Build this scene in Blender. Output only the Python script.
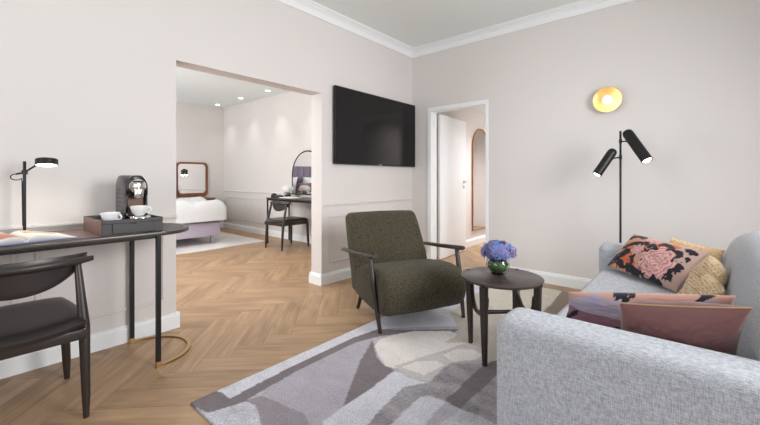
import bpy, bmesh, math, random
from mathutils import Vector, Matrix, noise
PI = math.pi
random.seed(7)
scene = bpy.context.scene
for o in list(bpy.data.objects):
    bpy.data.objects.remove(o)
COL = scene.collection

# ------------------------------------------------------------------ camera
cam_data = bpy.data.cameras.new('camera')
cam = bpy.data.objects.new('camera', cam_data)
COL.objects.link(cam)
cam.location = (0, 0, 1.12)
cam.rotation_euler = (PI/2, 0, math.radians(40.55))
cam_data.sensor_width = 36
cam_data.lens = 36*367/760
cam_data.shift_y = -34.5/760
cam_data.clip_start = 0.05
scene.camera = cam

# ------------------------------------------------------------------ world, exposure
scene.view_settings.view_transform = 'Standard'
scene.view_settings.look = 'None'
scene.view_settings.gamma = 1
scene.view_settings.use_curve_mapping = False
scene.view_settings.exposure = 0.0
world = bpy.data.worlds.new('world')
scene.world = world
world.use_nodes = True
wn = world.node_tree.nodes
wn['Background'].inputs[0].default_value = (0.85, 0.93, 1.0, 1)
wn['Background'].inputs[1].default_value = 1.0

# ------------------------------------------------------------------ daylight through the windows
def area(name, loc, rot, sx, sy, power, color=(1, 1, 1), spread=180):
    d = bpy.data.lights.new(name, 'AREA')
    d.shape = 'RECTANGLE'; d.size = sx; d.size_y = sy
    d.energy = power; d.color = color; d.spread = math.radians(spread)
    o = bpy.data.objects.new(name, d); COL.objects.link(o)
    o.location = loc; o.rotation_euler = rot
    return o
# right wall windows face -x ; back wall windows face +y
area('daylight', (1.84, 2.0, 1.75), (0, PI/2-0.3, 0), 1.6, 1.2, 64, (0.97, 0.98, 1.0), 125)
area('daylight', (1.84, 0.3, 1.5), (0, PI/2+0.3, 0), 1.9, 1.4, 9, (0.93, 0.97, 1.0), 150)
area('daylight', (-0.9, -2.12, 1.5), (PI/2+0.6, 0, 0), 2.0, 1.9, 46, (0.93, 0.98, 1.0), 170)
area('daylight', (-5.4, -0.42, 1.5), (PI/2, 0, 0), 2.2, 1.8, 100, (0.96, 0.975, 1.0))

# ------------------------------------------------------------------ helpers
def srgb(r, g, b):
    def f(c):
        c /= 255
        return c/12.92 if c <= 0.04045 else ((c+0.055)/1.055)**2.4
    return (f(r), f(g), f(b), 1)

MATS = {}
def mat(name, col, rough=0.6, metal=0.0, bump=None, vary=None, spec=0.5, sheen=0, emit=None, coat=0, scale=(1, 1, 1)):
    """bump=(scale,strength,distance) noise bump; vary=(scale,amount) albedo noise."""
    m = bpy.data.materials.new(name); m.use_nodes = True
    nt = m.node_tree; n = nt.nodes; l = nt.links
    b = n['Principled BSDF']
    b.inputs['Base Color'].default_value = col
    b.inputs['Roughness'].default_value = rough
    b.inputs['Metallic'].default_value = metal
    b.inputs['Specular IOR Level'].default_value = spec
    if sheen: b.inputs['Sheen Weight'].default_value = sheen
    if coat: b.inputs['Coat Weight'].default_value = coat
    tc = n.new('ShaderNodeTexCoord')
    mp = n.new('ShaderNodeMapping'); mp.inputs['Scale'].default_value = scale
    l.new(tc.outputs['Object'], mp.inputs['Vector'])
    if vary:
        t = n.new('ShaderNodeTexNoise'); t.inputs['Scale'].default_value = vary[0]; t.inputs['Detail'].default_value = 4
        l.new(mp.outputs[0], t.inputs['Vector'])
        mx = n.new('ShaderNodeMix'); mx.data_type = 'RGBA'
        k = vary[1]
        mx.inputs[6].default_value = tuple(c*(1-k) for c in col[:3]) + (1,)
        mx.inputs[7].default_value = tuple(min(1, c*(1+k)) for c in col[:3]) + (1,)
        mr = n.new('ShaderNodeMapRange'); mr.inputs[1].default_value = 0.3; mr.inputs[2].default_value = 0.7
        l.new(t.outputs[0], mr.inputs[0]); l.new(mr.outputs[0], mx.inputs[0])
        l.new(mx.outputs[2], b.inputs['Base Color'])
    if bump:
        t = n.new('ShaderNodeTexNoise'); t.inputs['Scale'].default_value = bump[0]; t.inputs['Detail'].default_value = 3
        l.new(mp.outputs[0], t.inputs['Vector'])
        bp = n.new('ShaderNodeBump'); bp.inputs['Strength'].default_value = bump[1]
        bp.inputs['Distance'].default_value = bump[2]
        l.new(t.outputs[0], bp.inputs['Height']); l.new(bp.outputs[0], b.inputs['Normal'])
    if emit:
        b.inputs['Emission Color'].default_value = emit[0]
        b.inputs['Emission Strength'].default_value = emit[1]
    MATS[name] = m
    return m

def vcol_mat(name, attr='col', rough=0.9, bump=(400, 0.4, 0.002), sheen=0.2, vary=0.0, vscale=300):
    m = bpy.data.materials.new(name); m.use_nodes = True
    nt = m.node_tree; n = nt.nodes; l = nt.links
    b = n['Principled BSDF']; b.inputs['Roughness'].default_value = rough
    b.inputs['Sheen Weight'].default_value = sheen
    b.inputs['Specular IOR Level'].default_value = 0.2
    a = n.new('ShaderNodeAttribute'); a.attribute_name = attr
    tc = n.new('ShaderNodeTexCoord')
    t = n.new('ShaderNodeTexNoise'); t.inputs['Scale'].default_value = vscale; t.inputs['Detail'].default_value = 2
    l.new(tc.outputs['Object'], t.inputs['Vector'])
    mr = n.new('ShaderNodeMapRange'); mr.inputs[1].default_value = 0.3; mr.inputs[2].default_value = 0.7
    mr.inputs[3].default_value = 1-vary; mr.inputs[4].default_value = 1+vary
    l.new(t.outputs[0], mr.inputs[0])
    vm = n.new('ShaderNodeVectorMath'); vm.operation = 'SCALE'
    l.new(a.outputs['Color'], vm.inputs[0]); l.new(mr.outputs[0], vm.inputs['Scale'])
    l.new(vm.outputs[0], b.inputs['Base Color'])
    t2 = n.new('ShaderNodeTexNoise'); t2.inputs['Scale'].default_value = bump[0]
    l.new(tc.outputs['Object'], t2.inputs['Vector'])
    bp = n.new('ShaderNodeBump'); bp.inputs['Strength'].default_value = bump[1]; bp.inputs['Distance'].default_value = bump[2]
    l.new(t2.outputs[0], bp.inputs['Height']); l.new(bp.outputs[0], b.inputs['Normal'])
    MATS[name] = m
    return m

class MB:
    """collects shapes; build() links them as one mesh object"""
    def __init__(s): s.bm = bmesh.new()
    def box(s, lo, hi, bev=0, seg=2, rot=None, pivot=None):
        b2 = bmesh.new()
        bmesh.ops.create_cube(b2, size=1)
        for v in b2.verts:
            v.co = Vector([(lo[i]+hi[i])/2 + v.co[i]*(hi[i]-lo[i]) for i in range(3)])
        if bev: bmesh.ops.bevel(b2, geom=b2.edges[:], offset=bev, segments=seg, affect='EDGES', profile=0.5)
        if rot is not None:
            p = Vector(pivot) if pivot else Vector([(lo[i]+hi[i])/2 for i in range(3)])
            for v in b2.verts: v.co = rot @ (v.co-p) + p
        s.merge(b2); return s
    def merge(s, b2, M=None):
        if M is not None: bmesh.ops.transform(b2, matrix=M, verts=b2.verts[:])
        bmesh.ops.recalc_face_normals(b2, faces=b2.faces[:])
        me = bpy.data.meshes.new('tmp'); b2.to_mesh(me); b2.free()
        s.bm.from_mesh(me); bpy.data.meshes.remove(me)
    def tube(s, pts, rad, n=12, cap=True, closed=False, squash=None):
        """sweep a circle (or ellipse: squash=(side,up)) along pts"""
        pts = [Vector(p) for p in pts]; N = len(pts)
        if not hasattr(rad, '__len__'): rad = [rad]*N
        b2 = bmesh.new(); rings = []
        up = Vector((0, 0, 1))
        prev = None
        for i, p in enumerate(pts):
            if closed: t = pts[(i+1) % N]-pts[i-1]
            else: t = pts[min(i+1, N-1)]-pts[max(i-1, 0)]
            t.normalize()
            if prev is None:
                a = up if abs(t.dot(up)) < 0.95 else Vector((1, 0, 0))
                side = t.cross(a).normalized()
            else:
                side = (prev - t*prev.dot(t)).normalized()
            prev = side; u2 = side.cross(t).normalized()
            sa, sb = squash if squash else (1, 1)
            rings.append([b2.verts.new(p + side*math.cos(2*PI*k/n)*rad[i]*sa + u2*math.sin(2*PI*k/n)*rad[i]*sb) for k in range(n)])
        for i in range(N if closed else N-1):
            A, B = rings[i], rings[(i+1) % N]
            for k in range(n):
                b2.faces.new((A[k], A[(k+1) % n], B[(k+1) % n], B[k]))
        if cap and not closed:
            b2.faces.new(rings[0][::-1]); b2.faces.new(rings[-1])
        s.merge(b2); return s
    def lathe(s, prof, center=(0, 0, 0), n=32, axis=None, scale=(1, 1, 1)):
        """prof: list of (r,z). axis: direction of local z"""
        b2 = bmesh.new(); rings = []
        for r, z in prof:
            if r < 1e-6: rings.append([b2.verts.new((0, 0, z))])
            else: rings.append([b2.verts.new((r*math.cos(2*PI*k/n), r*math.sin(2*PI*k/n), z)) for k in range(n)])
        for A, B in zip(rings, rings[1:]):
            for k in range(n):
                k2 = (k+1) % n
                if len(A) == 1 and len(B) == 1: continue
                if len(A) == 1: b2.faces.new((A[0], B[k], B[k2]))
                elif len(B) == 1: b2.faces.new((A[k], A[k2], B[0]))
                else: b2.faces.new((A[k], A[k2], B[k2], B[k]))
        for v in b2.verts: v.co = Vector((v.co.x*scale[0], v.co.y*scale[1], v.co.z*scale[2]))
        M = Matrix.Translation(center)
        if axis is not None: M = M @ Vector(axis).normalized().to_track_quat('Z', 'Y').to_matrix().to_4x4()
        s.merge(b2, M); return s
    def prism(s, pts2, plane, lo, hi, bev=0, seg=2):
        """extrude polygon pts2 lying in 'xy','xz' or 'yz' from lo to hi along the remaining axis"""
        def P(a, b, c): return {'xy': (a, b, c), 'xz': (a, c, b), 'yz': (c, a, b)}[plane]
        b2 = bmesh.new()
        A = [b2.verts.new(P(x, y, lo)) for x, y in pts2]; B = [b2.verts.new(P(x, y, hi)) for x, y in pts2]
        b2.faces.new(A); b2.faces.new(B[::-1])
        for i in range(len(A)):
            j = (i+1) % len(A); b2.faces.new((A[i], B[i], B[j], A[j]))
        bmesh.ops.recalc_face_normals(b2, faces=b2.faces[:])
        if bev:
            es = [e for f in list(b2.faces) if len(f.verts) == len(pts2) and len(pts2) > 4 or False for e in f.edges] if len(pts2) > 8 else b2.edges[:]
            es = list(set(es))
            bmesh.ops.bevel(b2, geom=es, offset=bev, segments=seg, affect='EDGES', profile=0.5)
        s.merge(b2); return s
    def build(s, name, m, parent=None, smooth=40, kind=None, loc=None):
        me = bpy.data.meshes.new(name); s.bm.to_mesh(me); s.bm.free()
        me.materials.append(m)
        if smooth:
            me.polygons.foreach_set('use_smooth', [True]*len(me.polygons))
            me.set_sharp_from_angle(angle=math.radians(smooth))
        o = bpy.data.objects.new(name, me); COL.objects.link(o)
        if parent: o.parent = parent
        if kind: o['kind'] = kind
        if loc: o.location = loc
        return o

def thing(name, label, cat, loc=(0, 0, 0), rotz=0, group=None):
    o = bpy.data.objects.new(name, None); COL.objects.link(o)
    o.empty_display_size = 0.1
    o.location = loc; o.rotation_euler = (0, 0, rotz)
    o['label'] = label; o['category'] = cat
    if group: o['group'] = group
    return o
def tag(o, label, cat, group=None):
    o['label'] = label; o['category'] = cat
    if group: o['group'] = group
    return o
def dup(root, loc, rotz, label, group=None):
    r = root.copy(); COL.objects.link(r); r.location = loc; r.rotation_euler = (0, 0, rotz)
    r['label'] = label
    if group: r['group'] = group
    for ch in list(root.children):
        c = ch.copy(); COL.objects.link(c); c.parent = r
        for g in ch.children:
            d = g.copy(); COL.objects.link(d); d.parent = c
    return r
def rrect(x0, x1, y0, y1, r, n=6):
    pts = []
    for cx, cy, a in ((x1-r, y1-r, 0), (x0+r, y1-r, 90), (x0+r, y0+r, 180), (x1-r, y0+r, 270)):
        for k in range(n+1):
            t = math.radians(a+90*k/n); pts.append((cx+r*math.cos(t), cy+r*math.sin(t)))
    return pts

# ------------------------------------------------------------------ materials
M_wall = mat('wall_paint', srgb(222, 216, 213), 0.85, bump=(60, 0.05, 0.001), vary=(1.2, 0.01))
M_white = mat('white_trim', srgb(242, 244, 245), 0.45)
M_ceil = mat('ceiling_paint', srgb(238, 244, 243), 0.9)
M_wood = mat('dark_stained_oak', srgb(46, 38, 34), 0.36, bump=(30, 0.15, 0.001), vary=(8, 0.25), scale=(1, 1, 0.15))
M_woodtop = mat('dark_table_veneer', srgb(62, 53, 48), 0.28, bump=(40, 0.1, 0.001), vary=(10, 0.22), scale=(1, 0.15, 1))
M_black = mat('black_metal', srgb(28, 27, 27), 0.4, 0.3)
M_blackleather = mat('black_leather', srgb(48, 42, 42), 0.33, bump=(150, 0.2, 0.001))
M_brownleather = mat('brown_leather', srgb(112, 84, 78), 0.4, bump=(200, 0.2, 0.001), vary=(6, 0.12))
M_greyleather = mat('charcoal_leather', srgb(58, 54, 55), 0.45, bump=(200, 0.2, 0.001), vary=(6, 0.1))
M_brass = mat('brass', srgb(186, 156, 110), 0.35, 1.0)
M_chrome = mat('chrome', srgb(225, 222, 220), 0.12, 1.0)
M_steel = mat('brushed_steel', srgb(190, 190, 192), 0.3, 1.0)
M_screen = mat('tv_screen', srgb(14, 14, 15), 0.18, spec=0.35)
M_mirror = mat('mirror_glass', srgb(240, 240, 240), 0.02, 1.0)
M_porcelain = mat('white_porcelain', srgb(238, 238, 238), 0.15)
M_boucle = mat('olive_boucle', srgb(74, 69, 54), 0.95, bump=(95, 1.0, 0.012), vary=(100, 0.6), spec=0.1, sheen=0.1)
M_mauve = mat('mauve_velvet', srgb(126, 86, 86), 0.8, bump=(300, 0.2, 0.001), vary=(5, 0.06), sheen=0.2, spec=0.2)
M_gold = mat('gold_braid', srgb(188, 158, 110), 0.7, bump=(500, 0.8, 0.002))
M_walnut = mat('walnut', srgb(132, 84, 54), 0.4, bump=(40, 0.1, 0.001), vary=(10, 0.3), scale=(1, 1, 0.2))
M_linen = mat('white_linen', srgb(220, 222, 223), 0.85, bump=(12, 0.35, 0.02))
M_lilac = mat('lilac_upholstery', srgb(186, 176, 192), 0.9, bump=(200, 0.3, 0.002))
M_paper = mat('paper', srgb(236, 232, 226), 0.7)
M_leaf = mat('green_leaf', srgb(50, 84, 30), 0.4, vary=(16, 0.6), scale=(1, 1, 2.5))
M_stem = mat('green_stem', srgb(70, 110, 50), 0.5)
M_lampglow = mat('lamp_diffuser', srgb(255, 246, 230), 0.5, emit=(srgb(255, 236, 205), 9))
M_spotglow = mat('spot_diffuser', srgb(255, 250, 240), 0.5, emit=(srgb(255, 248, 236), 12))

# glass
def glass(name, col, rough=0.0, ior=1.45):
    m = bpy.data.materials.new(name); m.use_nodes = True
    b = m.node_tree.nodes['Principled BSDF']
    b.inputs['Base Color'].default_value = col; b.inputs['Roughness'].default_value = rough
    b.inputs['Transmission Weight'].default_value = 1; b.inputs['IOR'].default_value = ior
    return m
M_glass = glass('clear_glass', (0.97, 1, 0.97, 1))
M_smoke = glass('smoked_glass', (0.25, 0.25, 0.25, 1))

# sofa weave: fine ribs both ways
def weave(name, c1, c2, s=260, rib=(1, 1, 1)):
    m = bpy.data.materials.new(name); m.use_nodes = True
    nt = m.node_tree; n = nt.nodes; l = nt.links
    b = n['Principled BSDF']; b.inputs['Roughness'].default_value = 0.95
    b.inputs['Specular IOR Level'].default_value = 0.15; b.inputs['Sheen Weight'].default_value = 0.25
    tc = n.new('ShaderNodeTexCoord')
    def nz(sc, detail=2):
        mp = n.new('ShaderNodeMapping'); mp.inputs['Scale'].default_value = sc
        l.new(tc.outputs['Object'], mp.inputs['Vector'])
        t = n.new('ShaderNodeTexNoise'); t.inputs['Scale'].default_value = 1; t.inputs['Detail'].default_value = detail
        l.new(mp.outputs[0], t.inputs['Vector']); return t
    a = nz((s, s, s*0.12)); c = nz((s*0.15, s*0.15, s*1.1))
    add = n.new('ShaderNodeMath'); add.operation = 'ADD'
    l.new(a.outputs[0], add.inputs[0]); l.new(c.outputs[0], add.inputs[1])
    mr = n.new('ShaderNodeMapRange'); mr.inputs[1].default_value = 0.75; mr.inputs[2].default_value = 1.25
    l.new(add.outputs[0], mr.inputs[0])
    mx = n.new('ShaderNodeMix'); mx.data_type = 'RGBA'; mx.inputs[6].default_value = c1; mx.inputs[7].default_value = c2
    l.new(mr.outputs[0], mx.inputs[0]); l.new(mx.outputs[2], b.inputs['Base Color'])
    bp = n.new('ShaderNodeBump'); bp.inputs['Strength'].default_value = 0.6; bp.inputs['Distance'].default_value = 0.003
    l.new(mr.outputs[0], bp.inputs['Height']); l.new(bp.outputs[0], b.inputs['Normal'])
    return m
M_sofa = weave('grey_weave', srgb(158, 160, 168), srgb(213, 215, 222), 450)

# herringbone oak: plank tone from an attribute, grain from the plank's own uv
def floor_mat():
    m = bpy.data.materials.new('herringbone_oak'); m.use_nodes = True
    nt = m.node_tree; n = nt.nodes; l = nt.links
    b = n['Principled BSDF']; b.inputs['Roughness'].default_value = 0.42; b.inputs['Specular IOR Level'].default_value = 0.4
    uv = n.new('ShaderNodeUVMap'); uv.uv_map = 'UVMap'
    at = n.new('ShaderNodeAttribute'); at.attribute_name = 'tone'
    mp = n.new('ShaderNodeMapping'); mp.inputs['Scale'].default_value = (1.6, 30, 1)
    l.new(uv.outputs[0], mp.inputs['Vector'])
    t = n.new('ShaderNodeTexNoise'); t.inputs['Scale'].default_value = 1.6; t.inputs['Detail'].default_value = 6; t.inputs['Distortion'].default_value = 0.6
    l.new(mp.outputs[0], t.inputs['Vector'])
    mp2 = n.new('ShaderNodeMapping'); mp2.inputs['Scale'].default_value = (1.2, 6, 1)
    l.new(uv.outputs[0], mp2.inputs['Vector'])
    t2 = n.new('ShaderNodeTexNoise'); t2.inputs['Scale'].default_value = 1.5; t2.inputs['Detail'].default_value = 3; t2.inputs['Distortion'].default_value = 1.0
    l.new(mp2.outputs[0], t2.inputs['Vector'])
    a1 = n.new('ShaderNodeMath'); a1.operation = 'MULTIPLY_ADD'; a1.inputs[1].default_value = 0.6
    l.new(t.outputs[0], a1.inputs[0]); l.new(t2.outputs[0], a1.inputs[2])
    a2 = n.new('ShaderNodeMath'); a2.operation = 'ADD'
    l.new(a1.outputs[0], a2.inputs[0]); l.new(at.outputs['Fac'], a2.inputs[1])
    mr = n.new('ShaderNodeMapRange'); mr.inputs[1].default_value = 0.5; mr.inputs[2].default_value = 1.35
    l.new(a2.outputs[0], mr.inputs[0])
    cr = n.new('ShaderNodeValToRGB')
    e = cr.color_ramp.elements
    e[0].position = 0; e[0].color = srgb(142, 112, 84)
    e[1].position = 1; e[1].color = srgb(202, 170, 134)
    k = e.new(0.5); k.color = srgb(176, 143, 110)
    l.new(mr.outputs[0], cr.inputs[0]); l.new(cr.outputs[0], b.inputs['Base Color'])
    bp = n.new('ShaderNodeBump'); bp.inputs['Strength'].default_value = 0.1; bp.inputs['Distance'].default_value = 0.002
    l.new(t.outputs[0], bp.inputs['Height']); l.new(bp.outputs[0], b.inputs['Normal'])
    return m
M_floor = floor_mat()
M_joint = mat('floor_joint', srgb(84, 62, 46), 0.8)

# ================================================================== SETTING
XA = -2.95; YB = 4.13; ZC = 2.87        # left wall face, far wall face, ceiling
XR = 1.9; YS = -2.2
OP0, OP1, OPZ = 1.097, 2.511, 2.004     # opening to the bedroom
WT = 0.165                              # thickness of the left wall
BX0 = -8.1; BY0 = -0.5; BY1 = 4.02; BZ = 2.70

def make_floor():
    w = 0.16; nn = 5; r2 = math.sqrt(2); off = 0.06
    bm = bmesh.new(); uvl = bm.loops.layers.uv.new('UVMap'); tl = bm.faces.layers.float.new('tone')
    # joint sheet just below the boards
    g = 0.0008
    def plank(a0, a1, b0, b1, horiz):
        ca, cb = (a0+a1)/2*w, (b0+b1)/2*w
        x = (ca-cb)/r2+off; y = (ca+cb)/r2
        if not (-8.8 < x < 2.5 and -2.9 < y < 8.6): return
        cs = []
        for a, b in ((a0*w+g, b0*w+g), (a1*w-g, b0*w+g), (a1*w-g, b1*w-g), (a0*w+g, b1*w-g)):
            cs.append((a, b))
        vs = [bm.verts.new(((a-b)/r2+off, (a+b)/r2, 0)) for a, b in cs]
        f = bm.faces.new(vs)
        f[tl] = random.uniform(-0.10, 0.10)
        ou, ov = random.uniform(0, 50), random.uniform(0, 50)
        for lp, (a, b) in zip(f.loops, cs):
            lp[uvl].uv = ((a if horiz else b)+ou, (b if horiz else a)+ov)
    for c in range(-12, 14):
        for k in range(-70, 80):
            sx = c*2*nn
            plank(k+sx, k+nn+sx, k, k+1, True)
            plank(k+nn+sx, k+nn+1+sx, k+1-nn, k+1, False)
    # clip to the plan of the flat
    for co, no in (((-8.3, 0, 0), (-1, 0, 0)), ((XR+0.1, 0, 0), (1, 0, 0)), ((0, YS-0.1, 0), (0, -1, 0)), ((0, 8.1, 0), (0, 1, 0))):
        bmesh.ops.bisect_plane(bm, geom=bm.verts[:]+bm.edges[:]+bm.faces[:], plane_co=co, plane_no=no, clear_outer=True)
    v = [bm.verts.new(p) for p in ((-8.3, YS-0.1, -0.004), (XR+0.1, YS-0.1, -0.004), (XR+0.1, 8.1, -0.004), (-8.3, 8.1, -0.004))]
    jf = bm.faces.new(v); jf.material_index = 1
    v = [bm.verts.new(p) for p in ((-8.3, YS-0.1, -0.1), (-8.3, 8.1, -0.1), (XR+0.1, 8.1, -0.1), (XR+0.1, YS-0.1, -0.1))]
    jf = bm.faces.new(v); jf.material_index = 1
    me = bpy.data.meshes.new('floor'); bm.to_mesh(me); bm.free()
    me.materials.append(M_floor); me.materials.append(M_joint)
    o = bpy.data.objects.new('floor', me); COL.objects.link(o); o['kind'] = 'structure'
make_floor()
S = 'structure'
# left wall with the opening to the bedroom
m = MB(); m.box((XA-WT, YS-0.1, 0), (XA, OP0, ZC+0.1)); m.box((XA-WT, OP1, 0), (XA, YB+0.2, ZC+0.1)); m.box((XA-WT, OP0, OPZ), (XA, OP1, ZC+0.1))
m.build('wall_left', M_wall, kind=S, smooth=0)
# far wall with the doorway
DX0, DX1, DZ, DT = -2.655, -1.865, 2.01, 0.13
m = MB(); m.box((XA, YB, 0), (DX0, YB+DT, ZC+0.1)); m.box((DX1, YB, 0), (XR+0.1, YB+DT, ZC+0.1)); m.box((DX0, YB, DZ), (DX1, YB+DT, ZC+0.1))
m.build('wall_far', M_wall, kind=S, smooth=0)
def wall_holes(name, axis, c0, c1, lo, hi, zt, holes, mt=M_wall):
    """wall slab from c0..c1 in its normal axis, along from lo..hi; holes = (a,b,z0,z1)"""
    m = MB()
    def bx(a, b, z0, z1):
        if b-a < 1e-4 or z1-z0 < 1e-4: return
        if axis == 'x': m.box((c0, a, z0), (c1, b, z1))
        else: m.box((a, c0, z0), (b, c1, z1))
    cur = lo
    for a, b, z0, z1 in holes:
        bx(cur, a, 0, zt); bx(a, b, 0, z0); bx(a, b, z1, zt); cur = b
    bx(cur, hi, 0, zt)
    return m.build(name, mt, kind=S, smooth=0)
wall_holes('wall_right', 'x', XR, XR+0.25, YS-0.1, YB+0.2, ZC+0.1, [(-0.4, 1.0, 0.5, 2.45), (1.6, 2.8, 0.5, 2.45)])
wall_holes('wall_back', 'y', YS-0.25, YS, XA, XR, ZC+0.1, [(-1.95, 0.15, 0.5, 2.45)])
MB().box((XA-WT, YS-0.25, ZC), (XR+0.25, YB+0.2, ZC+0.1)).build('ceiling', M_ceil, kind=S, smooth=0)
# bedroom shell
MB().box((BX0-0.2, BY1, 0), (XA-WT, BY1+0.33, 3.0)).build('wall_bedroom_far', M_wall, kind=S, smooth=0)
MB().box((BX0-0.2, BY0-0.25, 0), (BX0, BY1, 3.0)).build('wall_bedroom_left', M_wall, kind=S, smooth=0)
wall_holes('wall_bedroom_back', 'y', BY0-0.25, BY0, BX0, XA-WT, 3.0, [(-6.5, -4.3, 0.5, 2.35)])
MB().box((BX0-0.2, BY0-0.25, BZ), (XA-WT, BY1, BZ+0.1)).build('ceiling_bedroom', M_ceil, kind=S, smooth=0)
# corridor shell
CX = -2.80
MB().box((CX-0.15, YB+DT, 0), (CX, 8.0, 2.5)).build('wall_corridor_left', M_wall, kind=S, smooth=0)
MB().box((-1.5, YB+DT, 0), (-1.35, 8.0, 2.5)).build('wall_corridor_right', M_wall, kind=S, smooth=0)
MB().box((CX-0.15, 8.0, 0), (-1.35, 8.15, 2.5)).build('wall_corridor_end', M_wall, kind=S, smooth=0)
MB().box((CX, YB+DT, 2.23), (-1.5, 8.0, 2.33)).build('ceiling_corridor', M_ceil, kind=S, smooth=0)

# window units (behind and beside the camera)
def window_unit(n, axis, c, a0, a1, z0, z1, sgn):
    m = MB()
    def bx(p, q, u, v, d=0.05):
        if axis == 'x': m.box((c-d/2, p, u), (c+d/2, q, v))
        else: m.box((p, c-d/2, u), (q, c+d/2, v))
    f = 0.06
    bx(a0, a1, z0, z0+f); bx(a0, a1, z1-f, z1); bx(a0, a0+f, z0+f, z1-f); bx(a1-f, a1, z0+f, z1-f)
    mid = (a0+a1)/2; bx(mid-f/2, mid+f/2, z0+f, z1-f)
    w = m.build('window_%d' % n, M_white, kind=S, smooth=0)
window_unit(1, 'x', XR+0.12, -0.4, 1.0, 0.5, 2.45, 1)
window_unit(2, 'x', XR+0.12, 1.6, 2.8, 0.5, 2.45, 1)
window_unit(3, 'y', YS-0.12, -1.95, 0.15, 0.5, 2.45, -1)
window_unit(4, 'y', BY0-0.12, -6.5, -4.3, 0.5, 2.35, -1)

# baseboards: stepped profile, 11.6 cm tall
BH = 0.116; BT = 0.02
def bb_x(m, x, s, y0, y1):      # along y, projecting from x in direction s
    pr = [(x, 0), (x+s*BT, 0), (x+s*BT, 0.092), (x+s*0.015, 0.098), (x+s*0.013, 0.112), (x+s*0.009, BH), (x, BH)]
    m.prism(pr, 'xz', y0, y1)
def bb_y(m, y, s, x0, x1):
    pr = [(y, 0), (y+s*BT, 0), (y+s*BT, 0.092), (y+s*0.015, 0.098), (y+s*0.013, 0.112), (y+s*0.009, BH), (y, BH)]
    m.prism(pr, 'yz', x0, x1)
m = MB(); bb_x(m, XA, 1, YS, OP0+BT); bb_y(m, OP0, 1, XA-WT, XA); bb_x(m, XA, 1, OP1-BT, YB); bb_y(m, OP1, -1, XA-WT, XA); m.build('baseboard_left', M_white, kind=S, smooth=0)
m = MB(); bb_y(m, YB, -1, XA+BT, DX0-0.04); bb_y(m, YB, -1, DX1+0.02, XR); m.build('baseboard_far', M_white, kind=S, smooth=0)
m = MB(); bb_x(m, XR, -1, YS, YB-BT); m.build('baseboard_right', M_white, kind=S, smooth=0)
m = MB(); bb_y(m, BY1, -1, BX0, XA-WT); m.build('baseboard_bedroom_far', M_white, kind=S, smooth=0)
m = MB(); bb_x(m, BX0, 1, BY0, BY1-BT); m.build('baseboard_bedroom_left', M_white, kind=S, smooth=0)
m = MB(); bb_x(m, XA-WT, -1, BY0, OP0+BT); bb_x(m, XA-WT, -1, OP1-BT, BY1-BT); m.build('baseboard_bedroom_right', M_white, kind=S, smooth=0)
m = MB(); bb_x(m, CX, 1, YB+DT, 8.0); m.build('baseboard_corridor', M_white, kind=S, smooth=0)

# crown moulding
def crown_prof(s):
    return [(0, 2.77), (s*0.012, 2.77), (s*0.018, 2.79), (s*0.03, 2.82), (s*0.052, 2.84), (s*0.06, 2.842), (s*0.06, 2.852), (s*0.078, 2.856), (s*0.09, ZC), (0, ZC)]
MB().prism([(XA+a, z) for a, z in crown_prof(1)], 'xz', YS, YB).build('trim_1', M_white, kind=S, smooth=0)
MB().prism([(YB+a, z) for a, z in crown_prof(-1)], 'yz', XA, XR).build('trim_2', M_white, kind=S, smooth=0)
MB().prism([(XR+a, z) for a, z in crown_prof(-1)], 'xz', YS, YB).build('trim_3', M_white, kind=S, smooth=0)

# chair rails and wall panel mouldings
def rail_x(m, x, s, y0, y1, z=0.83):
    m.prism([(x, z-0.018), (x+s*0.008, z-0.016), (x+s*0.012, z-0.004), (x+s*0.02, z), (x+s*0.02, z+0.01), (x+s*0.006, z+0.016), (x, z+0.018)], 'xz', y0, y1)
def rail_y(m, y, s, x0, x1, z=0.83):
    m.prism([(y, z-0.018), (y+s*0.008, z-0.016), (y+s*0.012, z-0.004), (y+s*0.02, z), (y+s*0.02, z+0.01), (y+s*0.006, z+0.016), (y, z+0.018)], 'yz', x0, x1)
def frame_x(m, x, s, y0, y1, z0=0.215, z1=0.715, w=0.02, d=0.011):
    a, b = sorted((x, x+s*d))
    for (p, q, u, v) in ((y0, y1, z0, z0+w), (y0, y1, z1-w, z1), (y0, y0+w, z0+w, z1-w), (y1-w, y1, z0+w, z1-w)):
        m.box((a, p, u), (b, q, v), 0.003, 1)
def frame_y(m, y, s, x0, x1, z0=0.215, z1=0.715, w=0.02, d=0.011):
    a, b = sorted((y, y+s*d))
    for (p, q, u, v) in ((x0, x1, z0, z0+w), (x0, x1, z1-w, z1), (x0, x0+w, z0+w, z1-w), (x1-w, x1, z0+w, z1-w)):
        m.box((p, a, u), (q, b, v), 0.003, 1)
m = MB(); rail_x(m, XA, 1, YS, OP0); frame_x(m, XA, 1, 0.32, 1.02); frame_x(m, XA, 1, -0.7, 0.24); frame_x(m, XA, 1, -1.9, -0.78); m.build('trim_4', M_wall, kind=S, smooth=0)
m = MB(); rail_x(m, XA, 1, OP1+0.012, YB); frame_x(m, XA, 1, 2.62, 4.06); m.build('trim_5', M_wall, kind=S, smooth=0)
m = MB(); rail_y(m, BY1, -1, BX0, XA-WT)
for a, b in ((-7.98, -7.12), (-7.0, -5.75), (-5.63, -4.4), (-4.28, -3.2)): frame_y(m, BY1, -1, a, b)
m.build('trim_6', M_wall, kind=S, smooth=0)

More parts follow.
